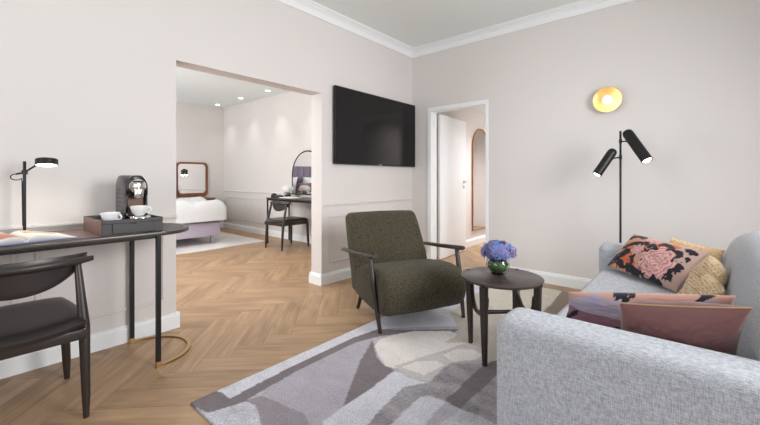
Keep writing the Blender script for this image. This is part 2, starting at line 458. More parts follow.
# door casing + jamb lining, door leaf
m = MB()
cw = 0.04
m.box((DX0-cw, YB-0.012, 0), (DX0, YB, DZ+cw), 0.003, 1); m.box((DX1, YB-0.012, 0), (DX1+0.02, YB, DZ+cw), 0.003, 1); m.box((DX0, YB-0.012, DZ), (DX1, YB, DZ+cw), 0.003, 1)
m.box((DX0, YB-0.012, 0), (DX0+0.012, YB+DT+0.01, DZ)); m.box((DX1-0.012, YB-0.012, 0), (DX1, YB+DT+0.01, DZ)); m.box((DX0+0.012, YB-0.012, DZ-0.012), (DX1-0.012, YB+DT+0.01, DZ))
m.build('trim_7', M_white, kind=S, smooth=0)
ang = math.radians(3.5)
leaf = MB().box((0, 0, 0.008), (0.04, 0.86, 1.99), 0.003, 1).build('door_1', M_white, kind=S)
leaf.location = (DX0-0.015, YB+DT+0.07, 0); leaf.rotation_euler = (0, 0, ang)
h = MB(); h.lathe([(0, 0), (0.024, 0), (0.024, 0.008), (0, 0.008)], (0.04, 0.775, 1.06), 20, axis=(1, 0, 0))
h.tube([(0.04, 0.775, 1.06), (0.085, 0.775, 1.06), (0.092, 0.765, 1.06), (0.092, 0.66, 1.06)], 0.009, 10)
h.lathe([(0, 0), (0.022, 0), (0.022, 0.006), (0, 0.006)], (0.04, 0.775, 0.98), 20, axis=(1, 0, 0))
h.build('door_handle', M_steel, leaf)

# ================================================================== RUG
def in_poly(x, y, P):
    c = False; j = len(P)-1
    for i in range(len(P)):
        xi, yi = P[i]; xj, yj = P[j]
        if (yi > y) != (yj > y) and x < (xj-xi)*(y-yi)/(yj-yi)+xi: c = not c
        j = i
    return c
def grid_sheet(name, x0, x1, y0, y1, step, zt, colfn, material, parent=None):
    nx = int(round((x1-x0)/step)); ny = int(round((y1-y0)/step))
    verts = []; cols = []; faces = []
    for j in range(ny+1):
        for i in range(nx+1):
            x = x0+(x1-x0)*i/nx; y = y0+(y1-y0)*j/ny
            verts.append((x, y, zt + (0.0008*noise.noise((x*40, y*40, 0))))); cols.append(colfn(x, y))
    for j in range(ny):
        for i in range(nx):
            a = j*(nx+1)+i; faces.append((a, a+1, a+nx+2, a+nx+1))
    # skirt
    def edge(idx):
        base = len(verts)
        for k in idx:
            v = verts[k]; verts.append((v[0], v[1], 0.0005)); cols.append(cols[k])
        for q in range(len(idx)-1):
            faces.append((idx[q], base+q, base+q+1, idx[q+1]))
    edge([i for i in range(nx+1)]); edge([ny*(nx+1)+i for i in range(nx, -1, -1)])
    edge([j*(nx+1) for j in range(ny, -1, -1)]); edge([j*(nx+1)+nx for j in range(ny+1)])
    me = bpy.data.meshes.new(name); me.from_pydata(verts, [], faces); me.materials.append(material)
    ca = me.color_attributes.new('col', 'FLOAT_COLOR', 'POINT')
    flat = [c for q in cols for c in (q[0], q[1], q[2], 1)]
    ca.data.foreach_set('color', flat)
    me.polygons.foreach_set('use_smooth', [True]*len(me.polygons))
    o = bpy.data.objects.new(name, me); COL.objects.link(o)
    if parent: o.parent = parent
    return o
RUG = [('mid', [(-1.87, 0.771), (-1.915, 0.877), (-1.899, 2.057), (-1.908, 2.425), (-1.459, 3.534), (-0.62, 2.413), (-0.49, 1.48), (-1.446, 0.662)]),
       ('pale', [(-1.775, 0.766), (-1.748, 0.789), (-1.704, 0.955), (-1.63, 0.966), (-1.472, 0.909), (-1.252, 0.828), (-1.446, 0.662)]),
       ('dusk', [(-1.704, 0.955), (-1.668, 1.03), (-1.511, 1.056), (-1.383, 1.077), (-1.293, 1.063), (-1.043, 1.007), (-1.252, 0.828), (-1.472, 0.909), (-1.63, 0.966)]),
       ('mauve', [(-1.668, 1.03), (-1.746, 1.094), (-1.744, 1.269), (-1.749, 1.76), (-1.672, 1.876), (-1.546, 1.62), (-1.424, 1.433), (-1.29, 1.23), (-1.294, 1.153), (-1.28, 1.096), (-1.058, 0.995), (-1.103, 0.956), (-1.383, 1.077), (-1.511, 1.056)]),
       ('light', [(-1.913, 0.902), (-1.981, 2.145), (-1.917, 2.578), (-1.655, 2.356), (-1.749, 2.017), (-1.8, 1.787), (-1.796, 1.29), (-1.777, 0.915), (-1.858, 0.908)]),
       ('dark', [(-1.898, 0.747), (-1.933, 0.885), (-1.858, 0.908), (-1.777, 0.915), (-1.796, 1.29), (-1.8, 1.787), (-1.766, 2.037), (-1.657, 2.106), (-1.305, 2.43), (-1.317, 2.34), (-1.526, 2.172), (-1.674, 1.958), (-1.739, 1.749), (-1.73, 1.26), (-1.697, 0.951), (-1.748, 0.789)]),
       ('dark', [(-1.672, 1.876), (-1.486, 1.713), (-1.385, 1.665), (-1.312, 1.667), (-1.29, 1.298), (-1.29, 1.23), (-1.424, 1.433), (-1.542, 1.624)]),
       ('light', [(-1.29, 1.23), (-1.29, 1.298), (-1.312, 1.667), (-1.164, 1.656), (-1.098, 1.68), (-1.163, 1.52), (-1.14, 1.333), (-1.114, 1.216), (-1.028, 1.02), (-1.073, 0.982), (-1.28, 1.096)]),
       ('mott', [(-1.172, 1.554), (-1.098, 1.68), (-1.114, 1.95), (-0.953, 2.064), (-0.945, 1.604), (-1.044, 1.575), (-1.056, 1.381), (-1.035, 1.261), (-0.968, 1.071), (-1.028, 1.02), (-1.114, 1.216), (-1.14, 1.333)]),
       ('dark', [(-0.945, 1.604), (-0.951, 2.013), (-0.921, 2.155), (-0.803, 2.427), (-0.759, 2.294), (-0.847, 1.981), (-0.85, 1.582)]),
       ('mott', [(-0.85, 1.582), (-0.847, 1.981), (-0.759, 2.294), (-0.46, 1.506), (-0.55, 1.429), (-0.737, 1.56)]),
       ('light', [(-0.968, 1.071), (-1.035, 1.261), (-1.052, 1.541), (-1.02, 1.584), (-0.934, 1.587), (-0.918, 1.384), (-0.863, 1.161)]),
       ('mid', [(-0.863, 1.161), (-0.918, 1.384), (-0.934, 1.587), (-0.853, 1.589), (-0.866, 1.427), (-0.804, 1.212)]),
       ('pale', [(-0.804, 1.212), (-0.866, 1.427), (-0.853, 1.589), (-0.757, 1.603), (-0.655, 1.586), (-0.565, 1.416)]),
       ('light', [(-1.899, 2.057), (-1.945, 2.472), (-1.806, 3.581), (-1.605, 3.452), (-1.552, 2.89), (-1.528, 2.675), (-1.346, 2.467), (-1.578, 2.245), (-1.746, 2.042)]),
       ('beige', [(-1.333, 2.443), (-1.528, 2.675), (-1.552, 2.89), (-1.605, 3.452), (-1.523, 3.822), (-0.97, 3.952), (-0.884, 3.016), (-1.075, 2.604), (-0.909, 2.165), (-0.953, 2.064), (-1.042, 2.241), (-1.173, 2.253), (-1.275, 2.165), (-1.264, 2.331)]),
       ('cream', [(-1.605, 1.815), (-1.643, 1.921), (-1.618, 2.028), (-1.536, 2.187), (-1.343, 2.352), (-1.269, 2.326), (-1.275, 2.165), (-1.173, 2.253), (-1.042, 2.241), (-0.963, 2.119), (-1.077, 2.005), (-1.114, 1.95), (-1.093, 1.697), (-1.164, 1.656), (-1.308, 1.686), (-1.385, 1.665)]),
       ('grey_shadow', [(-1.344, 1.699), (-1.22, 2.071), (-1.175, 2.222), (-1.055, 2.248), (-0.963, 2.119), (-1.077, 2.005), (-1.114, 1.95), (-1.093, 1.697), (-1.164, 1.656), (-1.308, 1.686)]),  # grey band of the pattern with part of a cast shadow painted in
       ('cream', [(-1.306, 1.717), (-1.281, 1.823), (-1.181, 1.917), (-1.122, 1.905), (-1.15, 1.735)]),
       ('cream', [(-1.197, 2.002), (-1.177, 2.125), (-1.091, 2.199), (-1.007, 2.165), (-1.014, 2.076), (-1.112, 1.976)]),
       ('sand', [(-1.541, 3.26), (-1.564, 3.788), (-1.279, 3.865), (-1.074, 3.907), (-0.972, 3.888), (-0.962, 3.428), (-0.965, 2.973), (-1.129, 2.833), (-1.311, 3.015)]),
       ('brown', [(-0.994, 3.975), (-0.481, 4.371), (-0.465, 3.126), (-0.739, 2.232), (-0.879, 2.555), (-0.958, 2.952), (-0.948, 3.406)])]
RC = {'light': srgb(226, 224, 233), 'cream': srgb(244, 236, 232), 'mid': srgb(196, 190, 200), 'mauve': srgb(186, 180, 190), 'grey_shadow': srgb(214, 207, 206), 'dusk': srgb(156, 146, 152), 'dark': srgb(126, 115, 119),
      'brown': srgb(150, 134, 122), 'beige': srgb(212, 202, 192), 'sand': srgb(232, 224, 210), 'mott': srgb(170, 163, 168), 'pale': srgb(206, 204, 212)}
def rugcol(x, y):
    wx = x + 0.008*noise.noise((x*5, y*5, 1)) + 0.0025*noise.noise((x*30, y*30, 2)); wy = y + 0.008*noise.noise((x*5, y*5, 5)) + 0.0025*noise.noise((x*30, y*30, 7))
    c = RC['mid']; key = 'mid'
    for k, P in RUG:
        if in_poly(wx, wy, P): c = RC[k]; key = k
    amp = {'mott': 0.42, 'light': 0.12, 'pale': 0.3, 'mid': 0.14, 'mauve': 0.13, 'dark': 0.15}.get(key, 0.07)
    f = 1 + amp*(0.9*noise.noise((x*7, y*12, 3)) + 0.5*noise.noise((x*22, y*30, 6)) + 1.0*noise.noise((x*90, y*90, 4)))
    return tuple(v*f for v in c[:3])
M_rug = vcol_mat('rug_pile', rough=0.95, bump=(350, 1.0, 0.006), sheen=0.2, vary=0.3, vscale=170)
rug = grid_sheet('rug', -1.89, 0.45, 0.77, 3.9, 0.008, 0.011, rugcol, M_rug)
tag(rug, 'large rug with abstract grey, mauve and cream patches under the side table and sofa', 'rug')
def bedrug(x, y):
    f = noise.noise((x*0.9, y*1.4, 9)) + 0.4*noise.noise((x*4, y*4, 2))
    a = srgb(206, 198, 194); b = srgb(232, 228, 226); t = max(0, min(1, 0.5+f))
    return tuple(a[i]*(1-t)+b[i]*t for i in range(3))
r2 = grid_sheet('rug', -7.7, -5.73, 0.3, 3.62, 0.04, 0.011, bedrug, M_rug)
tag(r2, 'pale beige rug under the bed beyond the wide opening', 'rug')

# ================================================================== TELEVISION
tv = thing('television', 'large black flat screen television mounted on the wall beside the opening', 'television', (XA, 3.39, 1.69))
MB().box((0.02, -0.735, -0.42), (0.055, 0.735, 0.42), 0.004).build('housing', M_black, tv)
MB().prism(rrect(-0.725, 0.725, -0.405, 0.41, 0.004, 2), 'yz', 0.0552, 0.0572).build('screen', M_screen, tv, smooth=0)
MB().box((0.001, -0.2, -0.15), (0.022, 0.2, 0.15)).build('wall_bracket', M_black, tv)
MB().box((0.0552, -0.03, -0.4165), (0.0585, 0.03, -0.4075), 0.001, 1).build('badge', M_steel, tv)

# ================================================================== DESK
dk = thing('writing_desk', 'long dark writing desk with rounded end and brass floor arc along the left wall', 'desk', (-2.655, 0.2, 0))
def stadium(hw, y0, y1, r, n=28):
    pts = []
    for k in range(n+1):
        t = -PI/2 + PI*k/n; pts.append((hw*math.sin(-t)*1.0 if False else hw*math.cos(t+PI/2)*1.0, y1 + r*math.sin(t+PI/2)))
    for k in range(n+1):
        t = PI/2 + PI*k/n; pts.append((-hw*math.cos(t-PI/2), y0 - r*math.sin(t-PI/2)))
    return pts
def slab(pts, z0, z1, bev=0.004):
    return MB().prism(pts, 'xy', z0, z1, bev)
slab(stadium(0.27, -0.62, 0.62, 0.225), 0.780, 0.803, 0.003).build('desk_top', M_woodtop, dk)
MB().prism(stadium(0.245, -0.6, 0.6, 0.215), 'xy', 0.803, 0.8045).build('desk_inlay', M_greyleather, dk, smooth=0).location = (0, 0, 0)
MB().box((-0.235, -0.45, 0.8045), (0.235, 0.52, 0.8062), 0.0005, 1).build('leather_mat', M_brownleather, dk)
MB().box((-0.23, -0.6, 0.762), (0.23, 0.6, 0.780), 0.003, 1).build('apron', M_black, dk)
for sy in (1, -1):
    for x in (-0.25, 0.238):
        lg = MB().box((x-0.0125, sy*0.6-0.0125, 0.03), (x+0.0125, sy*0.6+0.0125, 0.780), 0.002, 1).build('leg', M_black, dk)
        MB().box((x-0.014, sy*0.6-0.014, 0.0), (x+0.014, sy*0.6+0.014, 0.033), 0.002, 1).build('ferrule', M_brass, lg)
    b2 = bmesh.new(); rings = []
    N = 36
    for k in range(N+1):
        t = PI*k/N
        ring = []
        for rr, zz in ((0.232, 0.001), (0.256, 0.001), (0.256, 0.012), (0.232, 0.012)):
            ring.append(b2.verts.new((-0.006+rr*math.cos(t), sy*(0.612+rr*math.sin(t)*1.0), zz)))
        rings.append(ring)
    for A, B in zip(rings, rings[1:]):
        for q in range(4): b2.faces.new((A[q], A[(q+1) % 4], B[(q+1) % 4], B[q]))
    b2.faces.new(rings[0]); b2.faces.new(rings[-1][::-1])
    m = MB(); m.merge(b2); m.build('floor_arc', M_brass, dk)

# ================================================================== MINIBAR TRAY BOX WITH DRAWER
TX, TY, TZ = -2.615, 0.675, 0.8066
tb = thing('drawer_box', 'dark leather coffee tray box with a shallow drawer at the desk end', 'tray', (TX, TY, TZ))
m = MB()
m.box((-0.205, -0.15, 0), (0.198, 0.15, 0.062), 0.002, 1)
m.box((-0.205, -0.15, 0.062), (0.198, -0.142, 0.082), 0.001, 1); m.box((-0.205, 0.142, 0.062), (0.198, 0.15, 0.082), 0.001, 1)
m.box((-0.205, -0.142, 0.062), (-0.197, 0.142, 0.082), 0.001, 1); m.box((0.190, -0.142, 0.062), (0.198, 0.142, 0.082), 0.001, 1)
m.build('case', M_greyleather, tb)
MB().box((-0.2045, -0.1515, 0.001), (0.195, -0.1502, 0.081)).build('side_panel', M_brownleather, tb, smooth=0)
MB().box((0.1975, -0.104, 0.004), (0.1990, 0.104, 0.064)).build('drawer_gap_shade', M_black, tb, smooth=0)  # black plate that paints the shade in the gap around the drawer
dr = MB().prism([(-0.1, 0.008), (0.1, 0.008), (0.1, 0.06), (0.018, 0.06), (0.011, 0.052), (-0.011, 0.052), (-0.018, 0.06), (-0.1, 0.06)], 'yz', 0.1992, 0.2035).build('drawer', M_greyleather, tb, smooth=0)

# cups
def make_cup(label, loc, rz, group=None):
    c = thing('coffee_cup', label, 'cup', loc, rz, group)
    MB().lathe([(0, 0.002), (0.024, 0), (0.026, 0.004), (0.038, 0.018), (0.046, 0.045), (0.047, 0.056), (0.0445, 0.056), (0.043, 0.045), (0.035, 0.02), (0.02, 0.008), (0, 0.007)], n=28).build('bowl', M_porcelain, c)
    MB().tube([(0.043, 0, 0.047)] + [(0.05+0.016*math.sin(a), 0, 0.032+0.015*math.cos(a)) for a in [PI*k/8 for k in range(9)]] + [(0.038, 0, 0.018)], 0.0042, 8).build('handle', M_porcelain, c)
    return c
cup = make_cup('white coffee cup standing on the tray left of the coffee machine', (-2.50, 0.585, TZ+0.0625), math.radians(35))
cup2 = dup(cup, (-2.505, 0.728, 0.8985), math.radians(50), 'white coffee cup standing on the drip grid under the coffee machine spout')

# coffee machine (faces +x)
cmx = thing('coffee_machine', 'small capsule coffee machine with chrome head on the tray box', 'coffee machine', (-2.60, 0.736, TZ+0.0625))
M_mach = mat('dark_grey_plastic', srgb(92, 86, 88), 0.3)
prof = [(-0.19, 0.0), (-0.04, 0.0), (-0.04, 0.27)] 
prof = [(-0.19, 0.0), (-0.015, 0.0), (-0.015, 0.19), (-0.02, 0.225), (-0.045, 0.255), (-0.08, 0.268), (-0.13, 0.265), (-0.165, 0.245), (-0.185, 0.21), (-0.19, 0.17)]
MB().prism(prof, 'xz', -0.058, 0.058, 0.006).build('body', M_mach, cmx)
# arched black front hood
arch = [(-0.058, 0.0), (0.058, 0.0), (0.058, 0.19)] + [(0.058*math.cos(a), 0.19+0.075*math.sin(a)) for a in [PI*k/12 for k in range(1, 12)]] + [(-0.058, 0.19)]
inner = [(-0.046, 0.04), (0.046, 0.04), (0.046, 0.135), (-0.046, 0.135)]
m = MB()
m.box((-0.02, -0.058, 0), (0.022, -0.046, 0.15), 0.003, 1); m.box((-0.02, 0.046, 0), (0.022, 0.058, 0.15), 0.003, 1)
m.prism([(-0.058, 0.145), (0.058, 0.145), (0.058, 0.19)] + [(0.058*math.cos(a), 0.19+0.078*math.sin(a)) for a in [PI*k/14 for k in range(1, 14)]] + [(-0.058, 0.19)], 'yz', -0.02, 0.026, 0.003)
m.build('front_hood', mat('gloss_black_plastic', srgb(10, 10, 11), 0.15), cmx)
M_copper = mat('copper_plastic', srgb(92, 62, 48), 0.4, 0.3)
MB().box((-0.016, -0.045, 0.03), (-0.006, 0.045, 0.145)).build('back_plate', M_copper, cmx)
m = MB(); m.lathe([(0, 0), (0.046, 0), (0.048, 0.008), (0.044, 0.02), (0.02, 0.03), (0, 0.031)], (0.024, 0, 0.2), 32, axis=(1, 0, 0))
m.box((0.024, -0.024, 0.13), (0.068, 0.024, 0.19), 0.01, 3)
m.build('brew_head', M_chrome, cmx)
MB().box((0.04, -0.028, 0.226), (0.058, 0.028, 0.234), 0.003, 1).build('lever', M_black, cmx)
m = MB(); m.lathe([(0, 0.025), (0.05, 0.025), (0.053, 0.021), (0.053, 0.008), (0.03, 0.0), (0, 0.0)], (0.085, 0.0, 0.0), 32)
m.box((0.0, -0.04, 0), (0.08, 0.04, 0.018), 0.003, 1)
m.build('drip_tray', M_chrome, cmx)
for i in range(4):
    for j in range(6):
        x = -0.165+i*0.035; z = 0.05+j*0.026
        MB().box((x-0.006, -0.0595, z-0.0025), (x+0.006, -0.0578, z+0.0025)).build('vent_slot', M_black, cmx, smooth=0)

# ================================================================== DESK LAMP
dl = thing('desk_lamp', 'black desk lamp with a small round lit disc head on the writing desk', 'lamp', (-2.80, 0.263, 0.8066))
MB().lathe([(0, 0), (0.055, 0), (0.055, 0.01), (0.052, 0.013), (0, 0.013)], n=36).build('base', M_black, dl)
MB().tube([(0, 0, 0.012), (0, 0, 0.405)], 0.007, 12).build('pole', M_black, dl)
hx, hy, hz = 0.125, 0.075, 0.400
m = MB(); m.tube([(-0.035, -0.03, 0.335), (0, 0, 0.345), (hx*0.6, hy*0.6, hz-0.012), (hx, hy, hz)], 0.005, 8); m.box((-0.012, -0.012, 0.333), (0.012, 0.012, 0.357), 0.002, 1); m.build('arm', M_black, dl)
m = MB(); m.tube([(-0.035-0.024*math.sin(a)-0.3*0.02*(1-math.cos(a)), -0.03-0.02*math.sin(a), 0.319+0.0165*math.cos(a)) for a in [PI*k/10 for k in range(11)]]+[(-0.02, -0.02, 0.304), (-0.011, -0.011, 0.312), (-0.009, -0.009, 0.29), (-0.009, -0.006, 0.05)], 0.0028, 8); m.build('cord', M_black, dl)
HAX = (-0.20, 0.04, 1)
hd = MB().lathe([(0.044, 0), (0.048, 0), (0.048, 0.031), (0.045, 0.034), (0, 0.034)], (hx, hy, hz-0.018), 40, axis=HAX).build('lamp_head', M_black, dl)
MB().lathe([(0, 0.001), (0.044, 0.001), (0.044, 0.006), (0, 0.006)], (hx, hy, hz-0.0175), 36, axis=HAX).build('diffuser', M_lampglow, hd)
def spot(name, loc, rot, power, size=60, blend=0.8, col=(1, 0.9, 0.78), parent=None, rad=0.03):
    d = bpy.data.lights.new(name, 'SPOT'); d.energy = power; d.spot_size = math.radians(size); d.spot_blend = blend; d.color = col; d.shadow_soft_size = rad
    o = bpy.data.objects.new(name, d); COL.objects.link(o); o.location = loc; o.rotation_euler = rot
    if parent: o.parent = parent
    return o
spot('desk_lamp_light', (hx, hy, hz-0.03), (0, 0, 0), 3, 150, 1, parent=dl)

# ================================================================== OPEN BOOK
def make_book():
    bk = thing('open_book', 'open illustrated book lying on the desk below the desk lamp', 'book', (-2.572, 0.215, 0.8066), math.radians(8))
    HW, HL = 0.20, 0.145    # page width (y), half height (x)
    MB().box((-HL-0.004, -HW-0.004, 0), (HL+0.004, HW+0.004, 0.003), 0.001, 1).build('cover', mat('blue_book_cover', srgb(92, 108, 140), 0.5), bk)
    pm = vcol_mat('printed_page', rough=0.5, bump=(50, 0.0, 0.001), sheen=0)
    def hz_(t): return 0.004 + 0.026*math.sin(PI*min(1, t*1.02)**0.55)*(1-t*0.45) + 0.008*(1-t)
    for s in (1, -1):
        verts = []; faces = []; cols = []; nx, ny = 30, 36
        for i in range(ny+1):
            t = i/ny; y = s*(0.001+t*(HW-0.002)); z = hz_(t) if t > 0 else 0.007
            for j in range(nx+1):
                x = -HL+2*HL*j/nx; verts.append((x, y, z)); q = j/nx
                if s > 0:
                    c = srgb(240, 236, 230)
                    if 0.15 < t < 0.8 and 0.1 < q < 0.45: c = srgb(214, 176, 130) if noise.noise((x*20, y*20, 3)) > -0.1 else srgb(200, 150, 110)
                else:
                    v = noise.noise((x*14, y*14, 1)); c = srgb(214, 160, 132) if v > 0 else srgb(190, 132, 112)
                    if q < 0.12 or q > 0.9: c = srgb(235, 226, 218)
                cols.append(c)
        for i in range(ny):
            for j in range(nx):
                a = i*(nx+1)+j; f = (a, a+1, a+nx+2, a+nx+1); faces.append(f if s < 0 else f[::-1])
        base = len(verts); M2 = (nx+1)
        # page block sides
        for e in (0, nx):
            b0 = len(verts)
            for i in range(ny+1): v = verts[i*M2+e]; verts.append((v[0], v[1], 0.003)); cols.append(srgb(128, 138, 158))
            for i in range(ny): faces.append((i*M2+e, (i+1)*M2+e, b0+i+1, b0+i))
        b0 = len(verts)
        for j in range(M2): v = verts[ny*M2+j]; verts.append((v[0], v[1], 0.003)); cols.append(srgb(128, 138, 158))
        for j in range(nx): faces.append((ny*M2+j, ny*M2+j+1, b0+j+1, b0+j))
        me = bpy.data.meshes.new('page_block'); me.from_pydata(verts, [], faces); me.materials.append(pm)
        ca = me.color_attributes.new('col', 'FLOAT_COLOR', 'POINT'); ca.data.foreach_set('color', [c for k in cols for c in k])
        me.polygons.foreach_set('use_smooth', [True]*len(me.polygons)); me.set_sharp_from_angle(angle=0.7)
        o = bpy.data.objects.new('page_block', me); COL.objects.link(o); o.parent = bk
make_book()

# ================================================================== DESK CHAIRS (local +x = forward)
def make_chair(name, label, loc, rz, wood, pad, group=None):
    ch = thing(name, label, 'chair', loc, rz, group)
    for s in (1, -1):
        MB().tube([(-0.25, s*0.222, 0), (-0.247, s*0.222, 0.1), (-0.225, s*0.219, 0.42), (-0.155, s*0.207, 0.705)], [0.012, 0.017, 0.0235, 0.014], 14).build('leg', wood, ch)
        MB().tube([(0.25, s*0.232, 0), (0.245, s*0.229, 0.1), (0.235, s*0.215, 0.43)], [0.013, 0.019, 0.024], 14).build('leg', wood, ch)
        MB().box((-0.27, s*0.21-0.010, 0.375), (0.235, s*0.21+0.010, 0.425), 0.004).build('side_rail', wood, ch)
    MB().box((0.225, -0.205, 0.38), (0.245, 0.205, 0.425), 0.004).build('cross_rail', wood, ch); MB().box((-0.285, -0.205, 0.38), (-0.265, 0.205, 0.425), 0.004).build('cross_rail', wood, ch)
    # seat: dished upholstered pad with bowed rear edge
    b2 = bmesh.new(); NX, NY = 18, 20; top = []; bot = []
    for i in range(NX+1):
        for j in range(NY+1):
            u = -1+2*i/NX; v = -1+2*j/NY
            # map square to squircle
            a = abs(u)**3; b = abs(v)**3
            x = u*(1-0.10*v*v); y = v*(1-0.08*u*u)
            X = x*0.285+0.0; Y = y*0.242
            if u < 0: X -= 0.05*(1-v*v)*(-u)
            e = (1-abs(u)**6)*(1-abs(v)**6)
            z = 0.448+0.03*max(0, e)**0.35 - 0.012*(1-u*u)*(1-v*v)
            top.append(b2.verts.new((X, Y, z))); bot.append(b2.verts.new((X*0.97, Y*0.97, 0.426)))
    W = NY+1
    for i in range(NX):
        for j in range(NY):
            a = i*W+j
            b2.faces.new((top[a], top[a+W], top[a+W+1], top[a+1])); b2.faces.new((bot[a], bot[a+1], bot[a+W+1], bot[a+W]))
    loop = [j for j in range(NY+1)] + [i*W+NY for i in range(1, NX+1)] + [NX*W+j for j in range(NY-1, -1, -1)] + [i*W for i in range(NX-1, 0, -1)]
    for k in range(len(loop)):
        a, b = loop[k], loop[(k+1) % len(loop)]
        b2.faces.new((top[a], top[b], bot[b], bot[a]))
    m = MB(); m.merge(b2); m.build('seat', pad, ch, smooth=60)
    # curved top rail
    def rx(y): return -0.21+0.07*(y/0.26)**2
    b2 = bmesh.new(); rings = []
    N = 26
    for k in range(N+1):
        y = -0.272+0.544*k/N; x = rx(y); t = 1-max(0, (abs(y)-0.2)/0.072)*0.35
        ring = []
        for q in range(10):
            a = 2*PI*q/10; ring.append(b2.verts.new((x+0.0165*t*math.cos(a), y, 0.722+0.019*t*math.sin(a))))
        rings.append(ring)
    for A, B in zip(rings, rings[1:]):
        for q in range(10): b2.faces.new((A[q], A[(q+1) % 10], B[(q+1) % 10], B[q]))
    b2.faces.new(rings[0]); b2.faces.new(rings[-1])
    m = MB(); m.merge(b2); m.build('top_rail', wood, ch, smooth=50)
    # half-moon back pad in front of the rail
    b2 = bmesh.new(); F = []; Bk = []
    NX, NZ = 24, 10
    for i in range(NX+1):
        y = -0.25+0.5*i/NX; u = y/0.25; depth = 0.135*max(0.0, (1-abs(u)**2.2))**0.8 + 0.025
        for j in range(NZ+1):
            v = j/NZ; z = 0.752-depth*v
            bul = 0.011*(max(0, 1-(2*v-1)**4))**0.5*(1-u**8)
            xc = rx(y)+0.026+0.012*v
            F.append(b2.verts.new((xc+0.004+bul, y, z))); Bk.append(b2.verts.new((xc-0.004-bul*0.6, y, z)))
    W = NZ+1
    for i in range(NX):
        for j in range(NZ):
            a = i*W+j; b2.faces.new((F[a], F[a+W], F[a+W+1], F[a+1])); b2.faces.new((Bk[a], Bk[a+1], Bk[a+W+1], Bk[a+W]))
    loop = [j for j in range(W)] + [i*W+NZ for i in range(1, NX+1)] + [NX*W+j for j in range(NZ-1, -1, -1)] + [i*W for i in range(NX-1, 0, -1)]
    for k in range(len(loop)):
        a, b = loop[k], loop[(k+1) % len(loop)]; b2.faces.new((F[a], F[b], Bk[b], Bk[a]))
    m = MB(); m.merge(b2); m.build('back_pad', pad, ch, smooth=60)
    return ch
ch1 = make_chair('desk_chair', 'dark wooden chair with black leather seat drawn up to the writing desk', (-2.415, 0.19, 0), PI, M_wood, M_blackleather, None)
ch2 = dup(ch1, (-5.01, 3.54, 0), PI/2, 'black chair with rounded back at the vanity table in the bedroom')

# ================================================================== ARMCHAIR (local +x = forward)
ac = thing('armchair', 'olive green boucle lounge armchair with slim dark wooden arms', 'armchair', (-1.797, 2.435, 0.0122), math.atan2(-0.426, 0.905))
def soft_profile(poly, y0, y1, rad, name, material, parent, crown=0.0, seg=5):
    """extruded closed outline (x,z), edges rounded towards the two ends"""
    import mathutils
    n = len(poly); cx = sum(p[0] for p in poly)/n; cz = sum(p[1] for p in poly)/n
    # inward offset normals
    def inset(d):
        out = []
        for i in range(n):
            p0 = Vector(poly[i-1]); p1 = Vector(poly[i]); p2 = Vector(poly[(i+1) % n])
            t = (p2-p0).normalized(); nn = Vector((-t.y, t.x))
            out.append((p1.x+nn.x*d, p1.y+nn.y*d))
        return out
    b2 = bmesh.new(); rings = []
    ys = []
    for k in range(seg+1):
        a = PI/2*k/seg; ys.append((y0+rad*(1-math.sin(a)), rad*(1-math.cos(a)) if False else rad*(1-math.cos(PI/2-a))))
    # build from end to end
    stt = [(y0+rad*(1-math.cos(PI/2*k/seg)), rad*(1-math.sin(PI/2*k/seg))) for k in range(seg+1)]
    mid = [(y0+rad+(y1-y0-2*rad)*k/10, 0) for k in range(1, 10)]
    en = [(y1-rad*(1-math.cos(PI/2*k/seg)), rad*(1-math.sin(PI/2*k/seg))) for k in range(seg, -1, -1)]
    for y, d in stt+mid+en:
        w = (y-y0)/(y1-y0); cr = crown*math.sin(PI*w)
        pts = inset(d-cr)
        rings.append([b2.verts.new((x, y, z)) for x, z in pts])
    for A, B in zip(rings, rings[1:]):
        for k in range(n): b2.faces.new((A[k], A[(k+1) % n], B[(k+1) % n], B[k]))
    b2.faces.new(rings[0]); b2.faces.new(rings[-1])
    m = MB(); m.merge(b2); return m.build(name, material, parent, smooth=65)
def smooth_poly(pts, it=2):
    for _ in range(it):
        out = []
        for i in range(len(pts)):
            a = pts[i]; b = pts[(i+1) % len(pts)]
            out.append((a[0]*0.75+b[0]*0.25, a[1]*0.75+b[1]*0.25)); out.append((a[0]*0.25+b[0]*0.75, a[1]*0.25+b[1]*0.75))
        pts = out
    return pts
def ccw(p):
    s = sum(p[i-1][0]*p[i][1]-p[i][0]*p[i-1][1] for i in range(len(p)))
    return p if s > 0 else p[::-1]
seat = ccw(smooth_poly([(-0.33, 0.14), (-0.1, 0.10), (0.2, 0.10), (0.34, 0.13), (0.385, 0.26), (0.35, 0.38), (0.24, 0.425), (0.08, 0.42), (-0.1, 0.395), (-0.3, 0.36)], 2))
soft_profile(seat, -0.362, 0.342, 0.055, 'seat_cushion', M_boucle, ac, crown=0.008)
back = ccw(smooth_poly([(-0.34, 0.14), (-0.22, 0.14), (-0.17, 0.36), (-0.30, 0.60), (-0.40, 0.76), (-0.45, 0.795), (-0.50, 0.79), (-0.53, 0.745), (-0.46, 0.52), (-0.36, 0.27)], 2))
soft_profile(back, -0.365, 0.338, 0.05, 'backrest', M_boucle, ac, crown=0.008)
